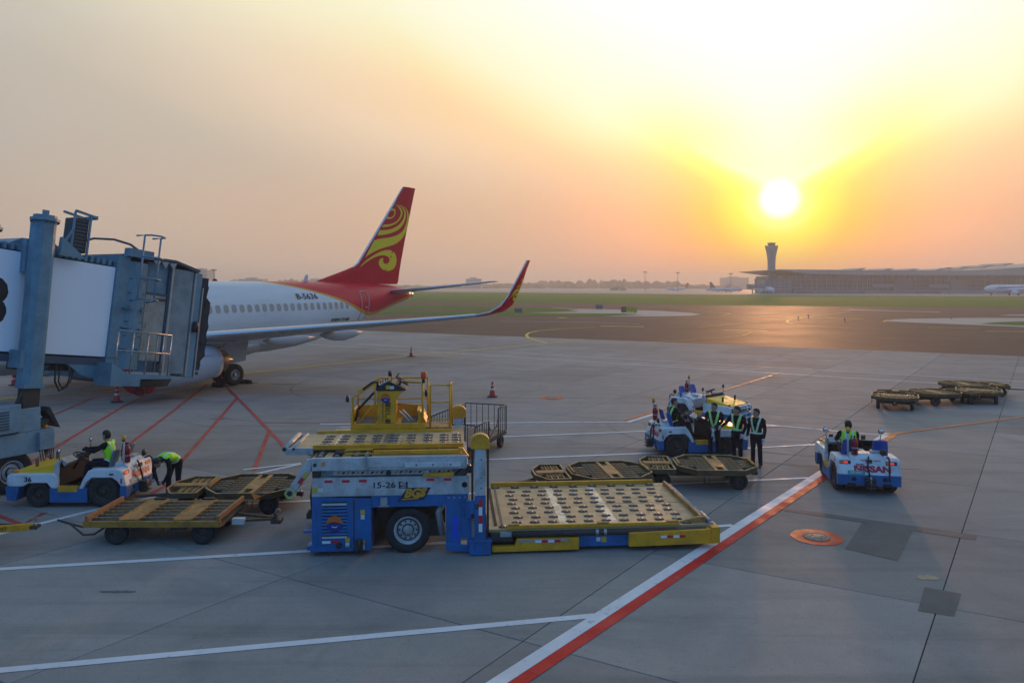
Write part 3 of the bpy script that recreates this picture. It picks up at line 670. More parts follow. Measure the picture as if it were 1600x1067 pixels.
# ================================================================ AIRLINER  (local x = aft from the nose, y = starboard, z up)
JET = thing('airliner', 'large white airliner with red and yellow tail parked behind the boarding bridge', 'airliner', (-27.587, 25.142, 0), 1.0237)
def curve_z(m, pts, c_above, c_band, c_below, band, belly):
    t = m.node_tree; N = t.nodes; L = t.links; b = N['Principled BSDF']
    g = N.new('ShaderNodeTexCoord'); s = N.new('ShaderNodeSeparateXYZ'); L.new(g.outputs['Object'], s.inputs[0])
    x0, x1, z0, z1 = 20.0, 39.0, 0.0, 8.0
    mr = N.new('ShaderNodeMapRange'); L.new(s.outputs[0], mr.inputs[0]); mr.inputs[1].default_value = x0; mr.inputs[2].default_value = x1
    fc = N.new('ShaderNodeFloatCurve'); cv = fc.mapping.curves[0]
    P = [((x-x0)/(x1-x0), (z-z0)/(z1-z0)) for x, z in pts]
    cv.points[0].location = P[0]; cv.points[1].location = P[-1]
    for p in P[1:-1]: cv.points.new(*p)
    fc.mapping.update(); L.new(mr.outputs[0], fc.inputs['Value'])
    zz = N.new('ShaderNodeMath'); zz.operation = 'MULTIPLY_ADD'; L.new(fc.outputs[0], zz.inputs[0]); zz.inputs[1].default_value = z1-z0; zz.inputs[2].default_value = z0
    df = N.new('ShaderNodeMath'); df.operation = 'SUBTRACT'; L.new(s.outputs[2], df.inputs[0]); L.new(zz.outputs[0], df.inputs[1])
    def step(v, thr):
        n = N.new('ShaderNodeMapRange'); L.new(v, n.inputs[0]); n.inputs[1].default_value = thr-.012; n.inputs[2].default_value = thr+.012; return n.outputs[0]
    bw = N.new('ShaderNodeMapRange'); L.new(s.outputs[0], bw.inputs[0]); bw.inputs[1].default_value = 24; bw.inputs[2].default_value = 33; bw.inputs[3].default_value = .05; bw.inputs[4].default_value = band
    d2 = N.new('ShaderNodeMath'); d2.operation = 'ADD'; L.new(df.outputs[0], d2.inputs[0]); L.new(bw.outputs[0], d2.inputs[1])
    def mix(f, a, bb):
        n = N.new('ShaderNodeMixRGB'); L.new(f, n.inputs[0])
        for i, x in ((1, a), (2, bb)):
            if isinstance(x, tuple): n.inputs[i].default_value = (*x, 1)
            else: L.new(x, n.inputs[i])
        return n.outputs[0]
    nz = N.new('ShaderNodeTexNoise'); nz.inputs['Scale'].default_value = .8; nz.inputs['Detail'].default_value = 6; mp = N.new('ShaderNodeMapping'); mp.inputs['Scale'].default_value = (.5, 2, 3); L.new(g.outputs['Object'], mp.inputs[0]); L.new(mp.outputs[0], nz.inputs['Vector'])
    n2 = N.new('ShaderNodeMapRange'); L.new(nz.outputs['Fac'], n2.inputs[0]); n2.inputs[1].default_value = .35; n2.inputs[2].default_value = .75; n2.inputs[3].default_value = 0; n2.inputs[4].default_value = .35
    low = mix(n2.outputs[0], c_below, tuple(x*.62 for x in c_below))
    # skin joints: thin circumferential lines
    def lines(sock, per, w):
        n = N.new('ShaderNodeMath'); n.operation = 'PINGPONG'; L.new(sock, n.inputs[0]); n.inputs[1].default_value = per/2
        k = N.new('ShaderNodeMath'); k.operation = 'LESS_THAN'; L.new(n.outputs[0], k.inputs[0]); k.inputs[1].default_value = w; return k.outputs[0]
    ln = N.new('ShaderNodeMath'); ln.operation = 'MAXIMUM'; L.new(lines(s.outputs[0], 2.55, .008), ln.inputs[0]); L.new(lines(s.outputs[2], 1.02, .006), ln.inputs[1])
    lm = N.new('ShaderNodeMath'); lm.operation = 'MULTIPLY'; L.new(ln.outputs[0], lm.inputs[0]); lm.inputs[1].default_value = .35
    low = mix(lm.outputs[0], low, (.3,.3,.3))
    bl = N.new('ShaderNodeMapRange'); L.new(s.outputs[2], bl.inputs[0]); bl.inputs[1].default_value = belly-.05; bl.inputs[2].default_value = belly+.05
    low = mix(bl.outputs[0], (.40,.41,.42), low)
    c = mix(step(d2.outputs[0], 0), low, c_band); c = mix(step(df.outputs[0], 0), c, c_above)
    L.new(c, b.inputs['Base Color']); b.inputs['Roughness'].default_value = .4; b.inputs['Specular IOR Level'].default_value = .3
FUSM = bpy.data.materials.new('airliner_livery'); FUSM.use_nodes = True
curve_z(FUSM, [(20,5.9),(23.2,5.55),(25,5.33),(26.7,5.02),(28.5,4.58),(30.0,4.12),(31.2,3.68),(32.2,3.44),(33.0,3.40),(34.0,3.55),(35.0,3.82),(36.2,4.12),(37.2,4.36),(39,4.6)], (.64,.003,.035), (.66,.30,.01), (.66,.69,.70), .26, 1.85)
JRED = mat('livery_red', (.60,.002,.022), .5, spec=.25, dirt=.15, dc=(.25,.0,.01)); JYEL = mat('livery_yellow', (.78,.58,.01), .35); JWHT = mat('airliner_white', (.66,.68,.69), .3, dirt=.3, dc=(.4,.4,.4), scale=1.2, coat=.2)
JGREY = mat('airliner_grey', (.36,.38,.40), .38, dirt=.35, dc=(.22,.22,.22), scale=1.0); JMET = mat('polished_metal', (.62,.63,.65), .22, metal=.9); JGLASS = mat('cabin_window', (.30,.28,.26), .12, spec=.7)
FS = [(0,.12,2.75,2.95),(.4,.55,2.3,3.4),(1.2,1.0,1.9,4.0),(2.2,1.4,1.6,4.6),(3.4,1.68,1.4,5.1),(5,1.85,1.3,5.38),(6.5,1.88,1.26,5.45),(14,1.88,1.24,5.46),(20,1.88,1.24,5.46),(24.5,1.88,1.26,5.46),(26.5,1.87,1.40,5.46),(28.2,1.83,1.68,5.46),(30,1.70,2.08,5.45),(31.6,1.52,2.5,5.42),(33,1.31,2.88,5.38),(34.4,1.07,3.26,5.32),(35.6,.84,3.58,5.24),(36.6,.64,3.83,5.14),(37.4,.46,4.02,5.03),(38.0,.30,4.18,4.9)]
def fus(s):
    for a, b in zip(FS, FS[1:]):
        if a[0] <= s <= b[0]:
            t = (s-a[0])/(b[0]-a[0]); return [a[i]+(b[i]-a[i])*t for i in range(1,4)]
    return FS[-1][1:]
def surf(s, z, side=-1, off=0.0):          # a point of the skin at station s and height z
    hw, lo, hi = fus(s); c = (lo+hi)/2; h = (hi-lo)/2; k = max(0, 1-((z-c)/h)**2)
    y = hw*math.sqrt(k); n = Vector((0, side*y/hw**2, (z-c)/h**2)).normalized()
    return Vector((s, side*y, z)) + n*off
b = MB(); rings = []
ss = [0,.15,.4,.8,1.2,1.7,2.2,2.8,3.4,4.2,5,5.8,6.5] + [6.5+i*1.2 for i in range(1,16)] + [25,25.8,26.5,27.3,28.2,29.1,30,30.8,31.6,32.3,33,33.7,34.4,35,35.6,36.1,36.6,37,37.4,37.7,38.0]
for s in ss:
    hw, lo, hi = fus(s); c = (lo+hi)/2; h = (hi-lo)/2
    rings.append([Vector((s, math.cos(2*PI*i/48)*hw, c+math.sin(2*PI*i/48)*h)) for i in range(48)])
b.loft(rings, FUSM); b.build('fuselage', JET)
b = MB(); b.lathe([(.27,-.05),(.24,.35),(.17,.36),(.15,.1)], (38.0,0,4.54), 'x', JMET, 16); b.build('exhaust_cone', JET)
# belly fairing between the wings
b = MB(); rings = []
for s, hw, lo in ((11.5,1.2,1.25),(13,1.75,.95),(16,1.98,.82),(19.5,1.98,.85),(21.8,1.7,1.0),(23.5,1.1,1.25)):
    rings.append([Vector((s, math.cos(a)*hw*1.02, 1.9+math.sin(a)*(1.9-lo))) for a in [PI+PI*i/14 for i in range(15)]])
b.loft(rings, JGREY, True, False); b.build('belly_fairing', JET)
# cabin windows
wfm = None
ws = [15.1+.523*i for i in range(29)]
for s in ws:
    b = MB(); n = 14; fr = []; inn = []
    for i in range(n):
        a = 2*PI*i/n; ca, sa = math.cos(a), math.sin(a)
        fx = .125*math.copysign(abs(ca)**.7, ca); fz = .185*math.copysign(abs(sa)**.7, sa)
        fr.append(surf(s+fx*1.35, 3.93+fz*1.25, -1, .004)); inn.append(surf(s+fx, 3.93+fz, -1, .007))
    b.add(fr+inn, [(i,(i+1)%n,n+(i+1)%n,n+i) for i in range(n)], JGREY, True); b.add(inn, [tuple(range(n))], JGLASS)
    b.build('cabin_window', JET)
# rear door outline, handle
b = MB()
def door_pts(s0, s1, z0, z1, r=.16, off=.012):
    P = []
    for cx, cz, a0 in ((s1-r,z1-r,0),(s0+r,z1-r,90),(s0+r,z0+r,180),(s1-r,z0+r,270)):
        for k in range(4): a = R(a0+k*30); P.append((cx+math.cos(a)*r, cz+math.sin(a)*r))
    out = []
    for i in range(len(P)):
        a, c = P[i], P[(i+1) % len(P)]; m = 6 if abs(a[1]-c[1]) > .5 else 1
        for k in range(m): t = k/m; out.append(surf(a[0]+(c[0]-a[0])*t, a[1]+(c[1]-a[1])*t, -1, off))
    return out
b.tube(door_pts(31.3,32.12,2.92,4.80), .035, mat('door_outline', (.55,.40,.38), .5), 5, True); dr = b.build('door', JET)
b = MB(); b.bar(surf(31.95,3.75,-1,.02), surf(31.68,3.75,-1,.02), .03, .06, JMET); b.build('handle', dr)
b = MB(); b.bar(surf(31.66,4.35,-1,.01), surf(31.78,4.35,-1,.01), .02, .18, JGLASS); b.build('window', dr)
# registration and type lettering, wrapped on the skin
def wrap_text(name, s, size, m, s0, s1, z, shear=0, bold=0.0, k=1.0):
    o = text(name, s, size, m, JET, Matrix.Identity(4), ext=0.0, shear=shear, bold=bold)
    xs = [v.co.x for v in o.data.vertices]; mn, mx = min(xs), max(xs)
    bm = bmesh.new(); bm.from_mesh(o.data); bmesh.ops.triangulate(bm, faces=bm.faces); bmesh.ops.subdivide_edges(bm, edges=[e for e in bm.edges if e.calc_length() > .12], cuts=2); bm.to_mesh(o.data); bm.free()
    for v in o.data.vertices:
        p = surf(s0+(v.co.x-mn)/(mx-mn)*(s1-s0), z+v.co.y*k, -1, .012); v.co = p
    return o
wrap_text('registration', 'B-5636', .46, INK, 25.55, 27.25, 4.52, bold=.012, k=1.0)
wrap_text('type_lettering', 'BOEING 737-800', .26, INK, 28.25, 30.15, 3.02, shear=.3, bold=.01)
# fin: flat sided, tapering
def lerp(a, b, t): return a+(b-a)*t
FZ = [(5.30,28.0,36.75),(5.46,28.64,36.85),(5.75,29.6,36.92),(6.1,30.85,36.98),(6.45,32.0,37.06),(6.75,32.52,37.14),(7.15,32.86,37.24),(8.5,34.0,37.62),(10.5,35.7,38.22),(12.35,37.25,38.80),(12.55,37.45,38.90)]
def fin_half(z): return lerp(.26, .10, max(0, min(1, (z-5.3)/7.2)))
def fin_le(z):
    for a, c in zip(FZ, FZ[1:]):
        if a[0] <= z <= c[0]: t = (z-a[0])/(c[0]-a[0]); return lerp(a[1],c[1],t), lerp(a[2],c[2],t)
    return FZ[-1][1:]
b = MB(); rings = []
for z, le, te in FZ:
    h = fin_half(z); c = te-le; q1 = le+min(.16*c, .9); q2 = te-.05*c; hb = h*.35
    rings.append([Vector((le,0,z)), Vector((lerp(le,q1,.3),-h*.68,z)), Vector((q1,-h,z)), Vector((te-.33*c,-h*.95,z)), Vector((te,-.02,z)), Vector((te,.02,z)), Vector((te-.33*c,h*.95,z)), Vector((q1,h,z)), Vector((lerp(le,q1,.3),h*.68,z))])
b.loft(rings, JRED, False); fin = b.build('fin', JET)
def fin_y(s, z):
    le, te = fin_le(z); h = fin_half(z); c = te-le; q1 = le+min(.16*c,.9); q0 = lerp(le,q1,.3); q3 = te-.33*c
    P = [(le,0),(q0,h*.68),(q1,h),(q3,h*.95),(te,.02)]
    for a, d in zip(P, P[1:]):
        if a[0] <= s <= d[0]: return lerp(a[1],d[1],(s-a[0])/(d[0]-a[0]))
    return 0
b = MB(); L1 = [(z, le) for z, le, te in FZ if z > 6.3]
vs = []; 
for z, le in L1:
    h = fin_half(z); vs += [(le+.10, -fin_y(le+.10,z)-.006, z), (le-.012, 0, z), (le+.10, fin_y(le+.10,z)+.006, z)]
fs = []
for i in range(len(L1)-1): fs += [(3*i,3*i+1,3*i+4,3*i+3),(3*i+1,3*i+2,3*i+5,3*i+4)]
b.add(vs, fs, JWHT, True); b.build('leading_edge', fin)
# emblem on the fin: traced swirls laid on both sides
def catmull(P, n=5, closed=True):
    out = []; k = len(P)
    for i in range(k if closed else k-1):
        p0, p1, p2, p3 = [Vector(P[j % k]) if closed else Vector(P[max(0, min(k-1, j))]) for j in (i-1, i, i+1, i+2)]
        for q_ in range(n):
            t = q_/n; out.append(.5*((2*p1)+(p2-p0)*t+(2*p0-5*p1+4*p2-p3)*t*t+(3*p1-p0-3*p2+p3)*t**3))
    if not closed: out.append(Vector(P[-1]))
    return out
# outlines in the px frame of the traced picture (x right, y down), mapped to station/height
def fin_map(x, y):
    px = 480+x*360/1600; py = 280+y*230/1022
    d = ray(px, py); A = 1.0237; a = Vector((math.cos(A), math.sin(A), 0)); n = Vector((-math.sin(A), math.cos(A), 0)); O = Vector((-27.587,25.142,0))
    t = (O-Vector((0,0,CH))).dot(n)/d.dot(n); w = Vector((0,0,CH))+d*t
    return (w-O).dot(a), w.z
def ribbon(A, B, n=6):          # band between two open outlines, as a strip of quads
    a = catmull(A, n, False); c = catmull(B, n, False)
    m = 26
    def res(P):
        L = [0]
        for i in range(1,len(P)): L.append(L[-1]+(P[i]-P[i-1]).length)
        out = []
        for k in range(m+1):
            d = L[-1]*k/m; j = 0
            while j < len(L)-2 and L[j+1] < d: j += 1
            f = (d-L[j])/max(L[j+1]-L[j],1e-9); out.append(P[j].lerp(P[j+1], min(1,f)))
        return out
    return res(a), res(c)
RIB = [ # (upper/outer edge, lower/inner edge)
 ([(508,334),(560,328),(610,305),(640,270),(652,232),(640,205),(612,180)], [(520,318),(570,312),(610,292),(630,265),(640,238),(632,210),(606,178)]),
 ([(476,391),(545,382),(615,355),(660,310),(678,255),(668,215),(636,186),(612,178)], [(493,356),(560,350),(620,322),(655,280),(664,240),(655,210),(630,186),(606,176)]),
 ([(388,548),(420,520),(500,482),(590,455),(650,415),(690,350),(704,285),(698,235),(672,200),(636,182)], [(455,425),(490,415),(560,405),(620,385),(660,355),(684,300),(690,255),(682,220),(662,198),(632,183)]),
 ([(352,608),(400,560),(460,520),(520,495),(570,496),(600,520),(612,560),(606,600),(580,630),(535,638),(500,622),(480,590),(484,560),(508,546)], [(360,604),(410,566),(460,540),(500,530),(535,532),(552,548),(555,570),(542,586),(522,588),(510,575),(511,560),(514,550),(512,548),(509,547)]),
]
def emblem(parent, mapper, nm='emblem'):
    for sgn in (-1, 1):
        b = MB()
        for A, B in RIB:
            a, c = ribbon(A, B); P = []
            for p, q_ in zip(a, c):
                for k in range(4): P.append(mapper(*(p.lerp(q_, k/3)), sgn))
            m = len(a); b.add(P, [(4*i+k,4*i+k+1,4*i+4+k+1,4*i+4+k) for i in range(m-1) for k in range(3)], JYEL)
        D = catmull([(548,262),(560,234),(584,206),(600,214),(602,238),(590,262),(568,275),(540,276)], 4)
        P = [mapper(p.x, p.y, sgn) for p in D]; ctr = sum(P, Vector())/len(P)
        b.add(P+[ctr], [(i,(i+1) % len(P),len(P)) for i in range(len(P))], JYEL); b.build(nm, parent)
emblem(fin, lambda x, y, sg: (lambda sz: Vector((sz[0], sg*(fin_y(sz[0], sz[1])+.008), sz[1])))(fin_map(x, y)))
# blade antenna
b = MB(); b.prism([(27.55,5.44),(27.95,5.44),(27.98,5.86),(27.8,5.9)], 'y', -.02, .02, JWHT); b.build('antenna', JET)
b = MB(); b.lathe([(.14,0),(.13,.08),(.02,.14)], (21.0,0,5.45), 'z', JRED, 10); b.build('beacon_light', JET)
# wings and tailplane by section lofts
def section(le, te, th, n=9, up=Vector((0,0,1)), camber=.0):
    le = Vector(le); te = Vector(te); P = []
    X = [0,.02,.08,.2,.38,.6,.82,1]
    for x in X: P.append(le.lerp(te,x)+up*th*(2.2*math.sqrt(x)*(1-x)*.62+camber*x*(1-x)))
    for x in X[-2:0:-1]: P.append(le.lerp(te,x)-up*th*(2.2*math.sqrt(x)*(1-x)*.45-camber*x*(1-x)))
    return P
def le_at(p):
    for a, c in zip(WG, WG[1:]):
        if a[0] <= p <= c[0]: t = (p-a[0])/(c[0]-a[0]); return [lerp(a[i],c[i],t) for i in range(1,5)]
WG = [(1.0,13.0,20.6,2.25,2.15),(1.9,13.6,20.7,2.42,2.2),(4.8,15.75,20.85,2.78,2.45),(8,17.75,21.75,3.06,2.85),(12,19.95,22.75,3.40,3.3),(15,21.55,23.5,3.66,3.6),(16.6,22.45,23.95,3.82,3.8)]
for sg in (-1, 1):
    b = MB(); b.loft([section((le,sg*p,zl),(te,sg*p,zt),(te-le)*.115) for p, le, te, zl, zt in WG], JGREY); w = b.build('wing', JET)
    b = MB()   # bright slat along the leading edge
    vs = []; fs = []
    for p, le, te, zl, zt in WG[1:]:
        S = section((le,sg*p,zl),(te,sg*p,zt),(te-le)*.115); n_ = len(S)
        for idx in (2,1,0,n_-1): v = S[idx].copy(); v += Vector((-.012,0,.010 if idx in (1,2) else -.006)); vs.append(v)
    for i in range(len(WG)-2):
        for k in range(3): fs.append((4*i+k,4*i+k+1,4*i+4+k+1,4*i+4+k))
    b.add(vs, fs, JMET, True); b.build('slat', w)
    tip = [(16.6,22.45,23.95,3.82,0),(17.1,22.95,24.25,3.96,25),(17.45,23.35,24.45,4.25,55),(17.6,23.75,24.62,4.7,75),(17.75,24.25,24.9,5.4,80),(17.95,24.95,25.28,6.42,82)]
    b = MB(); rings = []
    for p, le, te, z, ang in tip:
        up = Vector((0, -sg*math.sin(R(ang)), math.cos(R(ang)))); rings.append(section((le,sg*p,z),(te,sg*p,z+(.02 if ang > 40 else 0)),(te-le)*.09,up=up))
    b.loft(rings, JRED); wl_ = b.build('winglet', w)
    b = MB(); b.tube([Vector((le-.01,sg*p,z)) for p, le, te, z, ang in tip], .035, JWHT, 6); b.build('leading_edge', wl_)
    # small emblem on the winglet outboard face
    def wmap(x, y, s2, sg=sg):
        v = (640-y)/640.0*1.28+.05; z = 4.42+v*1.25
        for a, c in zip(tip, tip[1:]):
            if a[3] <= z <= c[3]:
                t = (z-a[3])/(c[3]-a[3]); p, le, te = [lerp(a[i],c[i],t) for i in range(3)]; break
        sc = (x-350)/360.0; lo = (1-(y-180)/460.0)*.42 if y < 640 else 0
        f = .12+.8*max(0,min(1,(sc-lo*.55)/.62)); ang = 78 if z > 4.6 else 65
        out = Vector((0, sg*math.sin(R(ang)), -math.cos(R(ang)))); base_ = Vector((lerp(le,te,f), sg*p, z)); th = (te-le)*.09*1.0
        return base_ + out*s2*(.5*th*1.1+.014)
    b = MB()
    emblem(wl_, wmap)
    for p, s0, s1, z in ((4.6,20.4,24.1,2.36),(8.2,20.9,24.1,2.76)):
        b = MB(); rings = []
        for t, r_ in ((0,.03),(.12,.15),(.3,.23),(.55,.26),(.8,.18),(1,.02)):
            rings.append([Vector((lerp(s0,s1,t), sg*p+math.cos(2*PI*i/12)*r_*.62, z-.05-.10*math.sin(t*PI)+math.sin(2*PI*i/12)*r_*1.1)) for i in range(12)])
        b.loft(rings, JGREY); b.build('flap_fairing', w)
    b = MB(); b.loft([section((le,sg*p,z),(te,sg*p,z+.02),(te-le)*.10) for p, le, te, z in ((.4,34.7,38.0,4.72),(.9,35.0,38.15,4.78),(7.0,38.05,39.35,5.44),(7.2,38.3,39.42,5.46))], JGREY); tp = b.build('tailplane', JET)
    b = MB(); vs = []; fs = []
    b.tube([Vector((le-.01,sg*p,z)) for p, le, te, z in ((.9,35.0,38.15,4.78),(7.0,38.05,39.35,5.44))], .05, JMET, 6); b.build('leading_edge', tp)
    # engine
    b = MB(); ec = (0, sg*4.83, 1.52)
    b.lathe([(.80,13.55),(.93,13.5),(1.0,13.75),(1.04,14.3),(1.03,15.2),(.95,16.1),(.80,16.9),(.78,17.2),(.70,17.15),(.66,16.4)], ec, 'x', mat('nacelle_paint', (.50,.55,.60), .3, dirt=.2, dc=(.35,.37,.4), coat=.2), 32); en = b.build('engine', JET)
    b = MB(); b.lathe([(.99,13.6),(.985,13.35),(.93,13.3),(.86,13.5)], ec, 'x', JMET, 32); b.build('intake_lip', en)
    b = MB(); b.lathe([(.66,16.4),(.58,17.2),(.52,17.75),(.44,17.8),(.30,17.6),(.08,18.3),(.01,18.35)], ec, 'x', mat('hot_metal', (.20,.15,.12), .4, metal=.8, dirt=.4), 24); b.build('exhaust_nozzle', en)
    b = MB(); n=32; b.lathe([(.815,16.82),(.806,16.86)], ec, 'x', JRED, 32); b.tube([Vector((x, sg*4.83+sg*(r_+.006), 1.9)) for x, r_ in ((13.7,.9),(14.3,.965),(15.2,.955),(16.1,.87),(16.8,.70))], .014, JRED, 4); b.build('pinstripe', en)
    b = MB(); b.lathe([(.001,12.75),(.6,12.8),(1.0,12.95),(1.14,13.2),(1.14,13.6)], ec, 'x', mat('red_canvas', (.42,.012,.02), .7), 28); b.build('intake_cover', en)
    b = MB(); b.prism([(14.4,2.4),(18.6,2.35),(17.4,2.75),(15.2,2.75)], 'y', sg*4.83-.12, sg*4.83+.12, JGREY); b.build('pylon', en)
    # main gear
    gt = MB(); gt.cyl((19.6,sg*2.86,.5), (19.5,sg*2.75,2.4), .11, JWHT, 10); gt.cyl((19.6,sg*2.2,.56), (19.6,sg*3.5,.56), .08, JMET, 8); gt.bar((19.3,sg*2.6,1.9), (18.4,sg*2.2,2.3), .1, .1, JGREY); gg = gt.build('main_gear', JET)
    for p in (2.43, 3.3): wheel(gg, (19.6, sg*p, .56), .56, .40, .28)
    b = MB(); b.prism([(18.9,1.15),(20.1,1.25),(20.3,2.3),(18.7,2.2)], 'y', sg*3.62-.02, sg*3.62+.02, JGREY); b.build('gear_door', gg)
for o in list(JET.children): pass
ng = MB(); ng.cyl((4,0,.35),(4,0,1.6),.09,JWHT,10); ng = ng.build('nose_gear', JET)
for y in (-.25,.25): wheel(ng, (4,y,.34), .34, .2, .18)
def jet_pt(s, y, z=0): a = 1.0237; return Vector((-27.587+s*math.cos(a)-y*math.sin(a), 25.142+s*math.sin(a)+y*math.cos(a), z))
for ds, lab in ((.82,'black wheel chock behind the airliner main wheel'),(-.82,'black wheel chock ahead of the airliner main wheel')):
    t = thing('wheel_chock', lab, 'chock', jet_pt(19.6+ds, -3.1), 1.0237); b = MB(); b.prism([(-.14,0),(.14,0),(.05,.2),(-.05,.2)], 'y', -.55, .35, BLACK); b.build('block', t); b = MB(); b.tube([(0,-.55,.1),(.05,-.7,.06),(.3,-.8,.015)], .012, DARK, 5); b.build('rope', t)

# ================================================================ BOARDING BRIDGE (tilted frame, x' along the tunnel, y left, z up)
BR = thing('boarding_bridge', 'grey blue boarding bridge with white panels, ladder and cab', 'boarding bridge', (-12.5183, 20.3, 0), R(62))
T = Matrix.Translation((0,0,3.39)) @ Matrix.Rotation(R(7.5), 4, 'Y')
def TB(): m = MB(); m.M = T; return m
def tbuild(m, name, parent=BR, bevel=0): return m.build(name, parent, bevel)
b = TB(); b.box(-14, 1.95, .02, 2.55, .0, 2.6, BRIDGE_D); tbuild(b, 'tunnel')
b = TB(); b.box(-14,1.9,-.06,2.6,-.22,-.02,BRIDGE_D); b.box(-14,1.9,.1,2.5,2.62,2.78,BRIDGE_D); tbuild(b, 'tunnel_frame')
b = TB()
for k in range(60): b.box(-9+k*.18, -8.92+k*.18, -.05, .10, 2.64, 2.80, BRIDGE)
tbuild(b, 'roof_edge_teeth')
bpy.data.objects['roof_edge_teeth']['kind'] = 'stuff'
for x0, x1 in ((-4.2,-.12),(-.08,1.85)):
    b = TB(); b.box(x0, x1, -.05, .015, .03, 2.6, PANEL); tbuild(b, 'advert_panel')
text('gate_number', '8', 1.65, INK, BR, T @ basis((-1.40, -.056, 1.20), (1,0,0), (0,0,1)), bold=.06)
# lift columns
for y0, xo in ((-.42, -.30), (2.95, .1)):
    x = xo-.25; w = .26; CM = T @ Matrix.Translation((x,0,3.4)) @ Matrix.Rotation(R(-2.3),4,'Y') @ Matrix.Translation((-x,0,-3.4))
    def TB(): m_ = MB(); m_.M = CM; return m_
    b = TB()
    b.prism([(x-w,y0-.13),(x-.13,y0-.24),(x+.13,y0-.24),(x+w,y0-.13),(x+w,y0+.15),(x-w,y0+.15)], 'z', -.8, 3.45, BRIDGE); cl = tbuild(b, 'lift_column')
    b = TB(); b.prism([(x+math.cos(a)*.36, y0-.04+math.sin(a)*.30) for a in [PI/8+k*PI/4 for k in range(8)]], 'z', 3.45, 3.52, BRIDGE); b.prism([(x+math.cos(a)*.29, y0-.04+math.sin(a)*.24) for a in [PI/8+k*PI/4 for k in range(8)]], 'z', 3.52, 3.60, BRIDGE); b.box(x-.08,x+.08,y0-.06,y0-.02,3.6,3.74,BRIDGE); tbuild(b, 'column_cap', cl)
    b = TB()
    for k in range(10): a = 2*PI*k/10; b.cyl((x+math.cos(a)*.33,y0-.04+math.sin(a)*.27,3.40),(x+math.cos(a)*.33,y0-.04+math.sin(a)*.27,3.45),.025,BRIDGE_D,6)
    tbuild(b, 'cap_bolts', cl)['kind'] = 'stuff'
    b = TB(); b.box(x-.20,x+.20,y0-.17,y0+.12,-2.0,-.8,DSTEEL); tbuild(b, 'inner_ram', cl)
    b = TB(); b.box(x-.27,x+.27,y0-.25,y0+.16,-.86,-.76,BRIDGE); tbuild(b, 'collar', cl)
    b = TB(); b.box(x-w-.1,x-w,y0-.15,y0+.4,-.35,.1,BRIDGE); b.box(x-.3,x+.25,y0+.16,y0+.40,2.1,2.95,BRIDGE); tbuild(b, 'column_bracket', cl)
    b = TB(); b.tube([(x-.28,y0-.2,-.9),(x-.42,y0-.25,-1.2),(x-.3,y0-.25,-1.5)], .03, DARK, 6); tbuild(b, 'cable', cl)
def TB(): m = MB(); m.M = T; return m
b = TB(); b.prism([(-1.2,2.70),(-.7,3.0),(.1,3.05),(.6,2.72)], 'y', .2, 2.6, BRIDGE); tbuild(b, 'cross_beam')
b = TB(); b.prism([(.02,2.66),(.75,2.66),(.04,3.15)], 'y', -.35, -.20, BRIDGE); tbuild(b, 'gusset')
# air unit in a frame on the roof
b = TB(); b.box(.52,.92,.0,.45,2.85,3.80,DARK); ac = tbuild(b, 'air_unit')
for k in range(9): b = TB(); b.box(.56,.88,-.02,-.002,2.92+k*.1,2.96+k*.1,BRIDGE_D); tbuild(b, 'louvre', ac)
b = TB()
for x in (.48,.94): b.bar((x,-.04,2.7),(x,-.04,3.95),.05,.05,BRIDGE)
b.bar((.94,.45,2.7),(.94,.45,3.9),.05,.05,ALU); b.bar((.48,-.04,3.98),(1.12,-.04,3.90),.06,.06,BRIDGE); b.bar((.48,.5,3.98),(1.12,.5,3.90),.06,.06,BRIDGE); b.bar((1.12,-.04,3.9),(1.12,.5,3.9),.06,.1,BRIDGE); b.bar((.30,-.04,3.1),(.48,-.04,3.45),.05,.05,BRIDGE); tbuild(b, 'unit_frame', ac)
b = TB(); b.tube([(.95,.3,3.2),(1.3,.28,3.36),(1.9,.25,3.44),(2.4,.2,3.38),(2.7,.15,3.22),(2.8,.1,3.05)], .035, BRIDGE_D, 6); tbuild(b, 'hose')
# rotunda, cab
b = TB(); b.box(1.86,2.28,-.10,2.75,-.62,2.98,BRIDGE); b.box(1.86,2.24,-.12,-.06,.0,2.6,BRIDGE); tbuild(b, 'end_portal', BR, .02)
b = TB()
rc = [(2.55+math.cos(a)*.55, .42+math.sin(a)*.60) for a in [R(180+k*15) for k in range(13)]]
b.prism(rc, 'z', -.3, 2.85, BRIDGE); tbuild(b, 'rotunda')
b = TB()
for k in range(6): b.bar((2.28,-.135+.0,.25+k*.42),(2.82,-.135,.25+k*.42),.02,.025,BRIDGE_D)
tbuild(b, 'rotunda_rungs')['kind'] = 'stuff'
b = TB(); b.box(2.95,3.78,.10,2.7,-.05,2.95,BRIDGE); b.box(2.28,3.02,.30,2.7,-.05,2.95,BRIDGE); tbuild(b, 'cab')
b = TB(); b.box(2.92,2.98,.02,.12,-.1,2.9,BRIDGE_D); b.box(3.72,3.80,.02,.12,-.1,2.95,BRIDGE_D); b.box(2.98,3.72,.03,.11,1.98,2.04,BRIDGE_D); tbuild(b, 'door_frame')
DOORM = mat('dull_grey_door', (.38,.37,.33), .55, dirt=.7, dc=(.12,.11,.10), scale=2.2)
b = TB(); b.box(2.99,3.71,.05,.095,-.02,1.97,DOORM); d_ = tbuild(b, 'door')
b = TB(); b.bar((3.10,.02,.95),(3.10,.02,1.10),.02,.02,STEEL); tbuild(b, 'handle', d_)
b = TB(); b.box(3.35,3.7,.02,.048,1.82,1.88,DARK); tbuild(b, 'door_closer', d_)
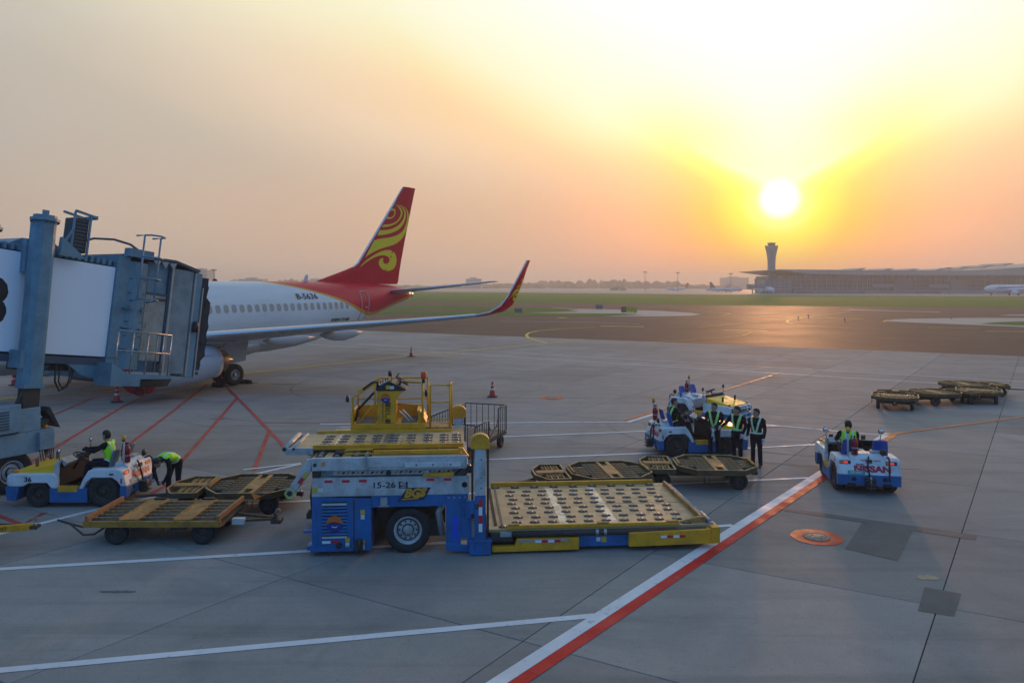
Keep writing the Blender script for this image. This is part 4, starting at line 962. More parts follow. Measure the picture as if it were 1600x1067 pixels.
b = TB(); b.prism([(2.2,3.0),(3.85,3.06),(4.75,2.86),(4.8,2.95),(3.85,3.13),(2.2,3.07)], 'y', -.06, 2.75, BRIDGE_D); b.box(2.1,2.9,-.25,.0,2.98,3.22,BRIDGE); tbuild(b, 'cab_roof')
b = TB()
for k in range(3): b.prism([(3.0+k*.28,3.0),(3.26+k*.28,3.02),(3.16+k*.28,2.80)], 'y', -.14, -.10, mat('torn_canvas',(.34,.36,.36),.8) if k == 0 else bpy.data.materials['torn_canvas'])
tbuild(b, 'torn_canvas')['kind'] = 'stuff'
# bellows: folded curtain
BEL = mat('bellows_curtain', (.50,.50,.47), .6, metal=.0, dirt=.5, dc=(.13,.12,.11), scale=2)
pl = []
nf = 22
for k in range(nf+1):
    x = 3.86+.78*k/nf; pl.append((x, (.02 if k % 2 else .085)))
b = TB(); b.prism(pl+[(4.64,.5),(3.86,.5)], 'z', -.38, 2.88, BEL); tbuild(b, 'bellows')
b = TB(); b.box(3.78,3.855,-.03,.16,-.45,3.02,ALU); b.box(4.645,4.70,-.03,.2,-.45,2.85,ALU); tbuild(b, 'curtain_guide')
b = TB(); b.box(4.70,4.95,.0,2.6,-.48,2.86,BRIDGE); tbuild(b, 'cab_end_frame', BR, .02)
b = TB(); b.box(4.98,5.02,-.03,.05,-.48,2.4,ALU); tbuild(b, 'edge_strip')
CAN = mat('canopy_canvas', (.045,.04,.045), .85, dirt=.4, dc=(.12,.11,.11), scale=5)
b = TB(); rings = []
for x, o in ((4.95,0),(5.03,.06),(5.10,-.02),(5.17,.07),(5.24,.0),(5.30,.05)):
    n=20; P = []
    for i in range(n):
        z = 2.75 - 3.0*i/(n-1); P.append(Vector((x+.02*math.sin(i*1.7+x*9)+ (.10 if 4<i<17 else -.05), .10-o+.02*math.sin(i*2.3), z)))
    rings.append(P)
b.add([p for r_ in rings for p in r_], [(r_*20+i,r_*20+i+1,r_*20+20+i+1,r_*20+20+i) for r_ in range(5) for i in range(19)], CAN, True); b.box(4.95,5.25,.10,2.5,-.4,-.3,CAN); b.box(4.96,5.3,.12,2.5,2.5,2.72,CAN); tbuild(b, 'canopy')
b = TB(); b.cyl((4.55,.7,2.88),(4.55,.7,3.0),.06,RED,10); tbuild(b, 'warning_light')
b = TB(); b.lathe([(.05,0),(.09,.02),(.09,.32),(.03,.36)], (4.8,-.09,.95), 'z', DARK, 10); tbuild(b, 'mirror')
# service platform with rails and ladder hoops
b = TB(); b.prism([(1.62,-.12),(2.1,-.40),(3.56,-.42),(3.56,-.52),(2.55,-.55),(2.55,-.76),(1.62,-.76)], 'y', -.75, .0, BRIDGE); tbuild(b, 'service_platform')
b = TB(); b.box(2.12,3.54,-.72,.0,-.415,-.36,ALU); tbuild(b, 'platform_floor')
posts = [(1.72,-.72),(2.20,-.72),(2.68,-.72),(3.20,-.72),(3.46,-.72),(3.46,-.1)]
for x, y in posts: b = TB(); b.cyl((x,y,-.42),(x,y,.78),.022,STEEL,8); tbuild(b, 'rail_post')
for z in (.78,.22): b = TB(); b.tube([(1.72,-.72,z+.02),(3.46,-.72,z),(3.46,-.1,z)], .022, STEEL, 8); tbuild(b, 'rail')
for x in (2.30,2.84):
    b = TB(); b.tube([(x,-.22,1.7),(x,-.55,1.72),(x,-.56,3.62),(x,-.2,3.62)], .028, BRIDGE, 8); tbuild(b, 'ladder_stile')
for z in (1.75,2.35,2.98,3.62):
    b = TB(); b.tube([(2.30,-.56,z),(2.34,-.80,z),(2.57,-.92,z),(2.80,-.80,z),(2.84,-.56,z)] , .026, BRIDGE, 8); tbuild(b, 'ladder_hoop')
for z in (.3,.9,1.45):
    b = TB(); b.box(2.15,2.42,-.26,-.10,z,z+.035,BRIDGE); b.box(2.7,2.86,-.26,-.10,z-.02,z+.015,BRIDGE); tbuild(b, 'step')
# underside
b = TB(); b.box(2.6,3.9,.0,2.5,-.75,-.5,DARK); b.prism([(2.95,-.55),(4.25,-.55),(4.1,-.78),(3.1,-.85)],'y',.05,.8,DSTEEL); tbuild(b, 'undercarriage')
b = TB(); b.prism([(.55,-.05),(1.9,-.05),(1.9,-.62),(1.2,-.5)], 'y', -.05, .12, BRIDGE); b.box(-.5,1.0,.2,.5,-.42,-.22,DSTEEL); b.bar((.35,.1,-.25),(-.2,.1,-.75),.08,.08,BRIDGE_D); tbuild(b, 'under_beam')
b = TB(); b.tube([(.5,.0,-.2),(.5,-.05,-.7),(.65,-.05,-.95),(.85,-.05,-.85),(.95,-.02,-.3)], .025, DARK, 6); b.tube([(.62,.0,-.2),(.6,-.05,-.7),(.72,-.05,-.88),(.95,-.02,-.7),(1.02,-.02,-.3)], .02, DARK, 6); tbuild(b, 'hanging_cable')
b = TB(); b.tube([(3.1+math.cos(a)*.16, -.05, -.95+math.sin(a)*.1) for a in [k*PI/5 for k in range(10)]], .03, DARK, 6, True); tbuild(b, 'coiled_cable')
# drive truck
b = MB(); b.box(-1.4,-.05,-.55,3.2,1.55,1.75,DSTEEL); b.box(-1.35,.05,-.62,-.1,.95,1.5,BRIDGE_L); b.box(-.40,-.02,-.75,-.62,1.0,1.45,BRIDGE_L); b.build('drive_frame', BR, .015)
b = MB(); b.box(-1.6,-.85,-.75,-.05,1.55,2.25,BRIDGE_L); mb_ = b.build('motor_box', BR, .02)
for k in range(7): b = MB(); b.box(-1.5,-1.15,-.765,-.752,1.65+k*.07,1.69+k*.07,BRIDGE_D); b.build('louvre', mb_)
b = MB(); b.box(-.85,-.3,-.62,.1,1.5,2.1,BRIDGE_L); b.build('gear_case', BR, .02)
b = MB(); b.prism([(-.15,1.95),(.15,1.5),(.22,1.48),(-.05,2.05)], 'y', -.6, -.2, DARK); b.build('splash_guard', BR)
b = MB(); b.lathe([(.05,0),(.055,.06),(.03,.1)], (-.12,-.55,1.5), 'z', ORANGE, 10); b.build('amber_lamp', BR)
for k in range(5): b = MB(); b.tube([(-.38+k*.06,-.7,1.0),(-.36+k*.06,-.76,.66+.03*k),(-.28+k*.05,-.78,.58),(-.22+k*.05,-.72,.7),(-.2+k*.05,-.66,1.0)], .014, DARK, 5); b.build('looped_cable', BR)
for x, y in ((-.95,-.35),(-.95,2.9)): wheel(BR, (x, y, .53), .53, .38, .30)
# ================================================================ CONTAINER LOADER (x along its side, y away from the viewer, z up)
LD = thing('container_loader', 'blue and white container loader with yellow control stand and roller decks', 'cargo loader', (-3.848, 14.754, 0), R(4.45))
HOLE = mat('painted_dark_opening', (.015,.014,.013), .8)  # near-black colour paints the shade of openings onto solid blocks
SPIN = mat('roller_wheel_rubber', (.16,.17,.18), .4, metal=.3, dirt=.4)
# engine box with louvred panel
b = MB(); b.prism([(.0,1.14),(.0,.22),(-.10,.20),(-.10,.12),(1.13,.09),(1.13,1.10)], 'y', .0, 3.3, BLUE); box = b.build('engine_box', LD, .012)
b = MB(); b.box(.10,.78,-.014,.0,.28,1.08,BLUE); pn = b.build('louvre_panel', box, .004)
for k in range(11):
    z = .36+k*.063; c = MB(); c.prism([(-.05,z),(-.013,z),(-.013,z+.036),(-.03,z+.030)], 'x', .20, .67, ALU if k in (0,10) else BLUE); c.box(.20,.67,-.0155,-.0135,z+.036,z+.058,HOLE); c.build('louvre', pn)
for x in (.86, 1.0): pass
b = MB(); b.box(.80,.815,-.006,.0,.12,1.09,DARK); b.box(.815,1.13,-.012,.0,.10,1.09,BLUE); b.build('corner_post', LD)
b = MB(); b.box(-.02,.80,-.02,.0,.10,.20,BLUE); b.build('skirt', LD)
b = MB(); b.cyl((.52,-.05,.21),(.52,.0,.21),.055,DARK,14); b.build('exhaust_hole', LD)
b = MB(); b.box(.84,.98,-.10,-.015,.10,.32,DSTEEL); b.cyl((.91,-.12,.12),(.91,-.12,.36),.03,DSTEEL,8); b.build('tie_bracket', LD)
OR_ = mat('emblem_orange', (.62,.13,.02), .45); DB_ = mat('emblem_dark_blue', (.015,.03,.22), .45)
def round_emblem(parent, o, r, nm='emblem'):       # a disc, upper part orange, lower part blue, with a wave cut between
    o = Vector(o); n = 20
    up = [(math.cos(a)*r, math.sin(a)*r) for a in [R(10+160*i/n) for i in range(n+1)]]
    wave = [(-.95*r,.02*r),(-.5*r,.16*r),(.0,.22*r),(.45*r,.14*r),(1.25*r,-.02*r)]
    b = MB(); P = up + wave; b.add([(o.x+x, o.y, o.z+z) for x, z in P], [tuple(range(len(P)))], OR_)
    lo = [(math.cos(a)*r, math.sin(a)*r) for a in [R(188+164*i/n) for i in range(n+1)]]; w2 = [(.9*r,-.12*r),(.4*r,.02*r),(.0,.06*r),(-.5*r,.0)]
    P = lo + w2; b.add([(o.x+x, o.y, o.z+z) for x, z in P], [tuple(range(len(P)))], DB_)
    b.add([(o.x+x*r, o.y-.001, o.z+z*r) for x, z in ((-.35,-.35),(0,-.5),(.35,-.35),(.3,-.28),(0,-.40),(-.3,-.28))], [(0,1,2,3,4,5)], REFL_W)
    return b.build(nm, parent)
round_emblem(pn, (.44,-.054,.64), .155)
# white band and blue beam above the wheel
b = MB(); b.box(.0,3.02,.0,3.3,1.145,1.50,WHITE2); band = b.build('side_band', LD, .008)
b = MB(); b.box(1.13,3.0,.01,.16,.92,1.143,BLUE); b.box(1.13,3.0,3.1,3.25,.92,1.143,BLUE); b.build('main_beam', LD, .006)
for x in (.32,.645,.97,2.27,2.60):
    c = MB(); c.box(x-.075,x+.075,-.006,-.001,1.415,1.465,REFL_R); c.build('reflector', band)
text('fleet_number', '15-26', .16, INK, band, basis((1.37,-.004,1.345), (1,0,0), (0,0,1)), sx=1.25, bold=.002)
b = MB(); b.box(1.66,1.83,-.006,-.001,1.28,1.41,INK); b.build('patch', band)
text('patch_lettering', '4区', .085, REFL_W, band, basis((1.745,-.009,1.365), (1,0,0), (0,0,1)))
text('patch_lettering', '100029', .04, REFL_W, band, basis((1.745,-.009,1.305), (1,0,0), (0,0,1)))
# company plate
NAVY = mat('navy_plate', (.012,.016,.06), .4); GOLD = mat('gold_lettering', (.62,.30,.02), .4)
b = MB(); b.add([(x,y,z) for y in (-.012,-.002) for x, z in ((1.64,1.03),(2.14,1.06),(2.28,1.29),(1.82,1.29))], [(0,1,2,3),(7,6,5,4),(0,4,5,1),(1,5,6,2),(2,6,7,3),(3,7,4,0)], NAVY); lp = b.build('company_plate', LD)
text('plate_lettering', 'BGS', .225, GOLD, lp, basis((1.955,-.016,1.185), (1,.0,.03), (0,0,1)), sx=1.0, shear=.35, bold=.012)
b = MB(); b.add([(x,-.0165,z) for x, z in ((1.71,1.055),(2.03,1.075),(2.22,1.265),(2.19,1.265),(2.015,1.10),(1.72,1.078))], [(0,1,2,3,4,5)], GOLD); b.build('plate_underline', lp)
# small plates and stickers
ST_Y = mat('sticker_yellow', (.6,.4,.03), .4); ST_W = mat('sticker_white', (.6,.6,.56), .5)
def sticker(x, z, w, h, m, y=-.008): c = MB(); c.box(x-w/2,x+w/2,y-.004,y,z-h/2,z+h/2,m); return c.build('sticker', LD)
for x, z in ((.97,.80),(.97,.22),(.68,.27)): sticker(x,z+.045,.085,.085,ST_Y,-.016); sticker(x,z-.05,.075,.09,ST_W,-.016)
sticker(.06,1.28,.10,.09,ST_Y); sticker(.165,1.28,.10,.08,ST_W); sticker(.28,.40-.12,.16,.05,REFL_W,-.021); sticker(.45,.28,.14,.05,REFL_R,-.021)
b = MB(); b.box(1.31,1.44,-.03,.01,.96,1.11,ALU); b.box(1.27,1.48,-.03,.01,.935,.955,ALU); b.build('fuel_flap', LD)
b = MB(); b.cyl((2.93,-.01,1.33),(2.93,.05,1.33),.055,HOLE,14); b.build('tube_end', LD)
for k in range(4): b = MB(); b.cyl((2.62+k*.11,-.016,1.085),(2.62+k*.11,.01,1.085),.02,STEEL,8); b.build('bolt', LD)
# wheels and axle
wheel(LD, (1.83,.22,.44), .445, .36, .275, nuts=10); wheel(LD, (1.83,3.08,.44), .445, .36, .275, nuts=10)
b = MB(); b.cyl((1.83,.3,.44),(1.83,3.0,.44),.09,DSTEEL,10); b.box(1.2,2.55,.5,2.8,.45,.9,DSTEEL); b.box(2.2,2.5,.3,.9,.25,.6,DSTEEL); b.build('axle_frame', LD)
b = MB(); b.tube([(2.5,.2,.92),(2.42,.2,.75),(2.5,.2,.3)], .07, ALU, 10); b.build('air_duct', LD)
# rear column and flared foot
b = MB(); b.box(2.57,2.86,-.01,.12,.14,1.12,BLUE); b.box(2.86,3.0,-.02,.02,.3,.95,BLUE); b.prism([(2.57,.08),(3.05,.02),(3.05,.16),(2.57,.24)], 'y', -.06, .12, BLUE); b.box(2.95,3.12,-.12,.05,.70,1.04,BLUE); b.box(2.98,3.06,-.03,.05,.16,.74,BLUE); b.build('rear_column', LD, .006)
b = MB(); b.box(2.70,2.80,-.016,-.011,.28,.72,mat('fresh_blue_patch',(.01,.07,.62),.4)); b.build('touch_up_patch', LD)
# scissor bay with hazard stripes
b = MB(); b.box(.05,2.9,.20,3.1,1.50,1.64,WHITE2); b.box(.0,.14,.05,3.2,1.5,1.63,DSTEEL); b.build('scissor_bay', LD)
b = MB(); b.box(.40,2.70,.06,.16,1.535,1.63,ALU); hs = b.build('lower_rail', LD)
for k in range(24):
    x = .46+k*.092
    if 1.35 < x < 1.52: continue
    c = MB(); c.add([(x,.056,1.562),(x+.05,.056,1.562),(x+.085,.056,1.607),(x+.035,.056,1.607)], [(0,1,2,3)], DARK if k % 2 else YELW); c.build('hazard_stripe', hs)
for x in (1.46, 2.2): b = MB(); b.cyl((x,.02,1.575),(x,.08,1.575),.05,DARK if x<2 else ALU,14); b.build('guide_roller', LD)
b = MB(); b.prism([(2.1,1.505),(2.72,1.505),(2.72,1.58),(2.15,1.56)], 'y', -.03, .05, YEL); b.build('lock_arm', LD)
b = MB(); b.prism([(2.75,1.5),(2.95,1.5),(3.03,1.60),(2.9,1.64),(2.8,1.56)], 'y', .0, .2, DSTEEL); b.cyl((3.02,-.02,1.62),(3.02,.2,1.62),.07,DARK,12); b.build('hinge_block', LD)
# main deck frame
b = MB(); b.box(.0,2.98,.0,.10,1.645,1.885,WHITE2); b.box(.0,2.98,3.2,3.3,1.645,1.885,WHITE2); b.box(1.05,2.95,-.02,.0,1.70,1.90,WHITE2); mf = b.build('deck_side_beam', LD, .006)
b = MB(); b.box(1.78,2.86,-.035,-.021,1.69,1.785,WHITE); b.build('side_cover', LD, .004)
for x in (2.0,2.32,2.66): b = MB(); b.cyl((x,-.045,1.735),(x,-.034,1.735),.016,DSTEEL,8); b.build('bolt', LD)
b = MB(); b.box(1.02,1.06,-.05,.0,1.66,1.98,STEEL); b.cyl((.06,-.02,1.76),(.06,.02,1.76),.035,DSTEEL,10); b.box(.20,.25,-.03,.0,1.75,1.82,ORANGE); b.build('side_stop', LD)
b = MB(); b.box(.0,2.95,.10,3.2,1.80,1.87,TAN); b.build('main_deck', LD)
def spinner(parent, x, y, z, r=.052, w=.03, n=2, mm=STEEL):
    key = ('sp', r, w, n, mm.name)
    if key not in _wheels:
        c = MB(); c.box(-.095,.095,-.062,.062,-.012,.004,HOLE)
        for k in range(n):
            yy = (k-(n-1)/2)*.055; c.cyl((0,yy-w/2,-.016),(0,yy+w/2,-.016),r,mm,12)
        o = c.build('spinner'); _wheels[key] = o.data; bpy.data.objects.remove(o)
    o = link('roller', _wheels[key], parent, loc=(x,y,z)); return o
for x in (.12,.45,.82,1.02):
    for y in (.22,.38,.52): spinner(LD, x, y, 1.872)
# bridge deck between yellow rails
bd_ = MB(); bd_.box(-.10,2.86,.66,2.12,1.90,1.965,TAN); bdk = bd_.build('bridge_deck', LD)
for i, x in enumerate((.10,.42,.76,1.10,1.46,1.82,2.18,2.52,2.78)):
    for y in (.90,1.18,1.46,1.74): spinner(bdk, x, y, 1.967)
for x0, x1, y0 in ((.28,.36,.7),(1.26,1.62,1.0),(2.05,2.12,.7)):
    c = MB(); c.box(x0,x1,y0,1.95,1.966,1.969,STEEL); c.build('deck_plate', bdk)
b = MB(); b.box(-.08,2.92,.58,.66,1.93,2.02,YEL); b.build('guide_rail', LD, .006)
b = MB(); b.box(-.28,2.66,2.12,2.18,1.93,2.02,YEL); b.build('guide_rail', LD, .006)
for x in (.9,1.65): b = MB(); b.tube([(x,.66,2.02),(x+.02,.66,2.06),(x+.2,.66,2.06),(x+.22,.66,2.02)], .012, YEL, 5); b.build('lift_handle', LD)
for x in (.95,1.7): b = MB(); b.tube([(x,2.15,2.02),(x+.02,2.15,2.07),(x+.2,2.15,2.07),(x+.22,2.15,2.02)], .012, YEL, 5); b.build('lift_handle', LD)
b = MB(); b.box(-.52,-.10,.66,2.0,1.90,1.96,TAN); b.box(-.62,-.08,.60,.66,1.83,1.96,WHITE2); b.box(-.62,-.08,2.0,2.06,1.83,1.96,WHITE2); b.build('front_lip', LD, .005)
for x, r_ in ((-.46,.035),(-.64,.055)):
    b = MB(); b.cyl((x,.58,1.95),(x,2.1,1.95),r_,ALU,14); b.cyl((x,.574,1.95),(x,.58,1.95),r_*.7,DARK,14); b.build('edge_roller', LD)
# yellow folding arm with a stop along the near edge
b = MB(); b.tube([(.55,.32,1.92),(.62,.3,1.97),(1.12,.3,1.985),(1.15,.3,1.90),(.62,.3,1.89),(.55,.32,1.92)], .022, YEL, 7); b.box(1.15,2.85,.28,.35,1.885,1.955,YEL); b.bar((2.4,.3,1.95),(2.45,.3,2.02),.02,.02,YEL); b.prism([(2.82,1.99),(2.90,1.99),(3.02,1.82),(2.96,1.80)], 'y', .26, .36, YEL); b.build('folding_arm', LD)
b = MB(); b.cyl((.42,.30,1.93),(.56,.30,1.93),.045,mat('rusty_brown',(.10,.05,.03),.7,dirt=.5),12); b.build('arm_stop', LD)
# tilted front flap
b = MB(); b.prism([(.02,1.88),(-.03,1.62),(-.36,1.19),(-.46,1.27),(-.10,1.86)], 'y', .02, .10, WHITE2); fl = b.build('front_flap', LD, .006)
b = MB(); b.prism([(.0,1.86),(-.34,1.24),(-.40,1.28),(-.06,1.88)], 'y', .10, 3.0, DSTEEL); b.build('flap_plate', fl)
b = MB(); b.cyl((-.41,-.03,1.23),(-.41,3.1,1.23),.075,ALU,16); b.cyl((-.41,-.036,1.23),(-.41,-.03,1.23),.05,DARK,14); b.build('flap_roller', fl)
b = MB(); b.tube([(-.41+math.cos(a)*.085,-.032,1.23+math.sin(a)*.085) for a in [k*PI/8 for k in range(16)]], .012, mat('lime_paint',(.45,.6,.05),.5), 5, True); b.build('lime_ring', fl)
for f0, f1, m_ in ((.30,.55,REFL_R),(.58,.80,ST_Y)):
    p = lambda f, o: (-.36+.40*(1-0)*0+lerp(.33,-.02,1-f)*1-.33+.0, 0, 0)
    x0, z0 = lerp(-.34,-.03,f0), lerp(1.28,1.70,f0); x1, z1 = lerp(-.34,-.03,f1), lerp(1.28,1.70,f1); nx, nz = -.80*.035, .60*.035
    c = MB(); c.add([(x0-nx,.013,z0-nz),(x1-nx,.013,z1-nz),(x1+nx,.013,z1+nz),(x0+nx,.013,z0+nz)], [(0,1,2,3)], m_); c.build('reflector', fl)
b = MB(); b.cyl((-.22,1.0,1.78),(-.22,2.6,1.78),.06,ALU,12); b.build('edge_roller', LD)
b = MB(); b.tube([(-.02,.3,1.4),(-.06,.25,1.1),(-.03,.25,.75),(.0,.3,.6)], .022, DARK, 6); b.build('hydraulic_hose', LD)
b = MB(); b.box(-.16,.0,.0,.5,.46,.50,BLUE); b.build('front_step', LD); b = MB(); b.box(-.12,-.02,.1,.4,.70,.80,DARK); b.build('front_buffer', LD)
# control platform beyond the deck
b = MB(); b.box(.45,2.10,2.22,3.25,1.98,2.14,YEL); b.box(.45,.50,2.22,3.25,2.14,2.40,YEL); b.box(.50,1.95,3.19,3.25,2.14,2.42,YEL); b.prism([(1.95,2.14),(2.12,2.14),(1.98,2.40),(1.90,2.42)], 'y', 2.3, 3.25, YEL); b.box(2.10,2.68,2.22,2.9,1.98,2.05,YELW); plf = b.build('control_platform', LD, .006)
b = MB(); b.box(.56,.98,2.32,3.1,2.141,2.15,mat('dusty_mat',(.16,.14,.13),.9,dirt=.6)); b.box(1.55,1.9,2.32,3.1,2.141,2.15,bpy.data.materials['dusty_mat']); b.build('floor_mat', plf)
b = MB(); b.prism([(1.02,2.14),(1.44,2.14),(1.44,2.62),(1.50,2.74),(1.62,2.86),(1.02,2.86)], 'y', 2.28, 2.75, YEL); con = b.build('console', LD, .008)
b = MB(); b.prism([(.98,2.865),(1.66,2.865),(1.66,2.89),(1.30,3.07),(.98,2.92)], 'y', 2.26, 2.77, DARK); b.build('console_hood', con, .006)
b = MB(); b.add([(x,y,z) for y in (2.30,2.72) for x, z in ((1.0,2.94),(1.28,3.075),(1.28,3.09),(1.0,2.955))], [(0,1,2,3),(7,6,5,4),(0,4,5,1),(1,5,6,2),(2,6,7,3),(3,7,4,0)], ALU); b.build('switch_panel', con)
for k in range(5): b = MB(); x = 1.03+k*.055; b.lathe([(.014,0),(.012,.04),(.018,.06),(.004,.075)], (x,2.42+.05*(k%2),2.965+k*.027), 'z', DARK if k%2 else RED, 8); b.build('lever', con)
b = MB(); b.box(1.22,1.31,2.254,2.26,2.90,2.985,ST_Y); b.box(1.31,1.40,2.254,2.26,2.90,2.97,ST_W); b.build('warning_plate', con)
round_emblem(con, (1.21,2.272,2.70), .105)
text('maker_lettering', '威\n海\n广\n泰', .125, INK, con, basis((1.26,2.274,2.36), (1,0,0), (0,0,1)), sx=1.1, bold=.002)
text('maker_lettering', 'WEIHAI GUANGTAI', .045, INK, con, basis((1.15,2.274,2.40), (0,0,-1), (1,0,0)), sx=1.05)
for z in (2.66,2.28): b = MB(); b.cyl((1.05,2.27,z),(1.05,2.255,z),.018,STEEL,8); b.box(1.05,1.10,2.255,2.265,z-.006,z+.006,STEEL); b.build('latch', con)
b = MB(); b.cyl((1.33,2.5,3.05),(1.33,2.5,3.20),.014,YEL,8); b.lathe([(.005,-.045),(.06,-.03),(.07,0),(.06,.03),(.005,.045)], (1.29,2.5,3.22), 'x', DARK, 16); b.build('round_mirror', con)
b = MB(); tl_ = Matrix.Translation((1.56,2.5,3.06)) @ Matrix.Rotation(R(35),4,'Y'); b.M = tl_
b.tube([(math.cos(a)*.17,math.sin(a)*.17,0) for a in [k*PI/10 for k in range(20)]], .016, DARK, 6, True); b.bar((-.16,0,0),(.16,0,0),.03,.015,DARK); b.bar((0,-.16,0),(0,.16,0),.03,.015,DARK); b.cyl((0,0,-.2),(0,0,.0),.025,DARK,8); b.cyl((-.15,0,0),(-.15,0,.1),.015,DARK,6); b.build('steering_wheel', con)
# tubular rails
def rail(pts, nm='handrail', r=.025, m=YEL): b = MB(); b.tube(pts, r, m, 7); return b.build(nm, LD)
rail([(.49,2.26,2.0),(.49,2.26,2.72),(.98,2.26,3.04)]); rail([(.49,3.2,2.0),(.49,3.2,2.72),(.98,3.2,3.04),(2.12,3.2,3.04)]); rail([(.62,2.26,2.16),(1.0,2.26,2.62)],r=.016); rail([(.98,2.26,2.16),(.98,2.26,3.04)])
b = MB(); b.tube([(.72,2.255,2.90),(.92,2.255,3.05),(1.03,2.27,3.06),(1.04,2.27,2.94)], .030, BLACK, 7); b.build('padded_grip', LD); b = MB(); b.tube([(.55,2.255,2.20),(.60,2.255,2.45),(.96,2.255,2.83)], .028, BLACK, 7); b.build('padded_grip', LD)
rail([(.98,3.2,3.0),(.98,3.2,2.16)]); rail([(.5,3.2,2.55),(2.12,3.2,2.55)],r=.016); rail([(2.03,2.3,2.05),(2.03,2.3,3.03)],r=.03); rail([(2.12,3.2,2.05),(2.12,3.2,3.06)],r=.026); rail([(1.45,2.6,3.03),(2.0,2.35,3.03),(2.03,2.3,3.0)]); rail([(1.45,2.6,2.52),(2.0,2.35,2.52)],r=.016)
rail([(2.20,2.24,2.0),(2.20,2.24,2.98),(2.64,2.24,2.98)]); rail([(2.64,2.24,2.0),(2.64,2.24,3.02)],r=.026); rail([(2.68,2.8,2.0),(2.68,2.8,3.02)],r=.02); rail([(2.2,2.24,2.60),(2.64,2.24,2.60)],r=.016); rail([(2.2,2.24,2.22),(2.64,2.24,2.22)],r=.016); rail([(2.64,2.24,2.98),(2.68,2.8,2.98)],r=.016); rail([(.49,2.26,2.40),(.49,3.2,2.40)],r=.016)
b = MB(); b.lathe([(.005,-.03),(.075,-.025),(.085,0),(.07,.03),(.005,.035)], (.38,2.24,2.70), 'x', DARK, 16); b.lathe([(.001,-.032),(.055,-.033)], (.38,2.24,2.70), 'x', ST_W, 14); b.build('work_lamp', LD)
b = MB(); b.lathe([(.035,3.03),(.035,3.12)], (2.05,2.3,0), 'z', DARK, 12); b.lathe([(.055,3.12),(.06,3.14),(.06,3.26),(.05,3.28),(.001,3.285)], (2.05,2.3,0), 'z', mat('orange_red_lens',(.75,.08,.01),.25), 14); b.build('beacon', LD)
b = MB(); b.lathe([(.005,-.03),(.06,-.02),(.085,0),(.08,.03),(.005,.04)], (2.10,2.28,2.80), 'x', DARK, 14); b.build('horn', LD)
b = MB(); b.bar((1.5,2.4,2.40),(1.75,2.3,2.18),.05,.015,ALU); b.bar((1.58,2.4,2.42),(1.82,2.3,2.20),.05,.015,ALU); b.build('foot_ramp', LD)
# masts with chains
def mast(x, y, label=None):
    m = MB(); m.box(x-.105,x+.105,y-.07,y+.07,1.16,2.08,WHITE2); o = m.build('mast', LD, .006)
    m = MB(); m.box(x-.108,x+.108,y-.073,y+.073,.03,1.158,BLUE); m.build('mast_foot', o, .006)
    n = 10; cap = [(x-.18,2.06),(x+.18,2.06)]+[(x+math.cos(PI*k/n)*.18, 2.20+math.sin(PI*k/n)*.15) for k in range(n+1)]
    m = MB(); m.prism(cap,'y',y-.10,y+.10,YEL); m.build('pulley_cover', o, .01)
    for dx in (-.15,.15):
        c = MB()
        for k in range(30 if dx < 0 else 36): z = 2.05-k*.045; c.box(x+dx-.022,x+dx+.022,y-.018,y+.018,z-.038,z,DARK); c.box(x+dx-.012,x+dx+.012,y-.028,y+.028,z-.045,z-.03,DSTEEL)
        ch = c.build('lift_chain', o, kind='stuff')
    for dz, k in ((1.02,0),(.86,1),(.70,0),(.54,1)):
        c = MB(); c.box(x-.03,x+.04,y-.079,y-.0735,dz-.08,dz+.08,REFL_W if k else REFL_R); c.build('reflector', o)
    for z in (1.85,1.5,1.3): c = MB(); c.cyl((x+.02,y-.078,z),(x+.02,y-.07,z),.014,DSTEEL,8); c.build('bolt', o)
    return o
mast(3.23,-.12); mast(2.84,3.42)
b = MB(); b.box(3.02,3.13,-.17,.0,.80,1.06,BLUE); b.box(3.13,3.2,-.2,-.05,.9,1.0,DSTEEL); b.build('mast_bracket', LD, .004)
b = MB()
for x0, x1 in ((3.02,3.12),(3.34,3.44)): b.box(x0,x1,-.20,-.02,.02,.26,BLUE)
b.box(3.0,3.46,-.22,.0,.26,.30,BLUE); b.box(3.02,3.44,-.21,-.19,.02,.06,BLUE); b.build('mast_base', LD, .004)
b = MB(); b.box(3.06,3.20,.02,.3,.30,.72,WHITE2); b.box(3.3,3.36,.0,.2,.3,.72,DSTEEL); b.build('slide_block', LD)
# low platform
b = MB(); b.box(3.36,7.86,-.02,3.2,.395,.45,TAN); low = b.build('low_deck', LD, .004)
for i in range(10):
    for j in range(8):
        x = 3.98+i*.365; y = .36+j*.33
        spinner(low, x + (.06 if j % 2 else 0), y, .452)
for j in (0,1):
    for i in range(9): spinner(low, 3.7+i*.46, .10 if j == 0 else 3.02, .452)
for x in (4.93, 5.93): c = MB(); c.box(x-.085,x+.085,.22,2.92,.4515,.456,STEEL); c.build('deck_plate', low)
for y in (.21, 2.93): c = MB(); c.box(3.9,7.7,y-.006,y+.006,.4505,.4535,DSTEEL); c.build('deck_seam', low)
c = MB(); c.box(5.95,7.7,1.55,1.562,.4505,.4535,DSTEEL); c.build('deck_seam', low)
c = MB(); c.box(3.66,3.70,.2,3.0,.4505,.47,DARK); c.box(3.52,3.58,.2,3.0,.452,.466,HOLE); c.build('drive_slot', low)
b = MB(); b.box(3.75,7.20,-.045,.02,.455,.52,YEL); b.build('guide_rail', LD, .005); b = MB(); b.box(3.6,7.5,3.15,3.21,.455,.54,YEL); b.build('guide_rail', LD, .005)
for x in (3.78,5.55,6.95): b = MB(); b.box(x,x+.22,-.06,.03,.52,.545,YELW); b.build('rail_latch', LD)
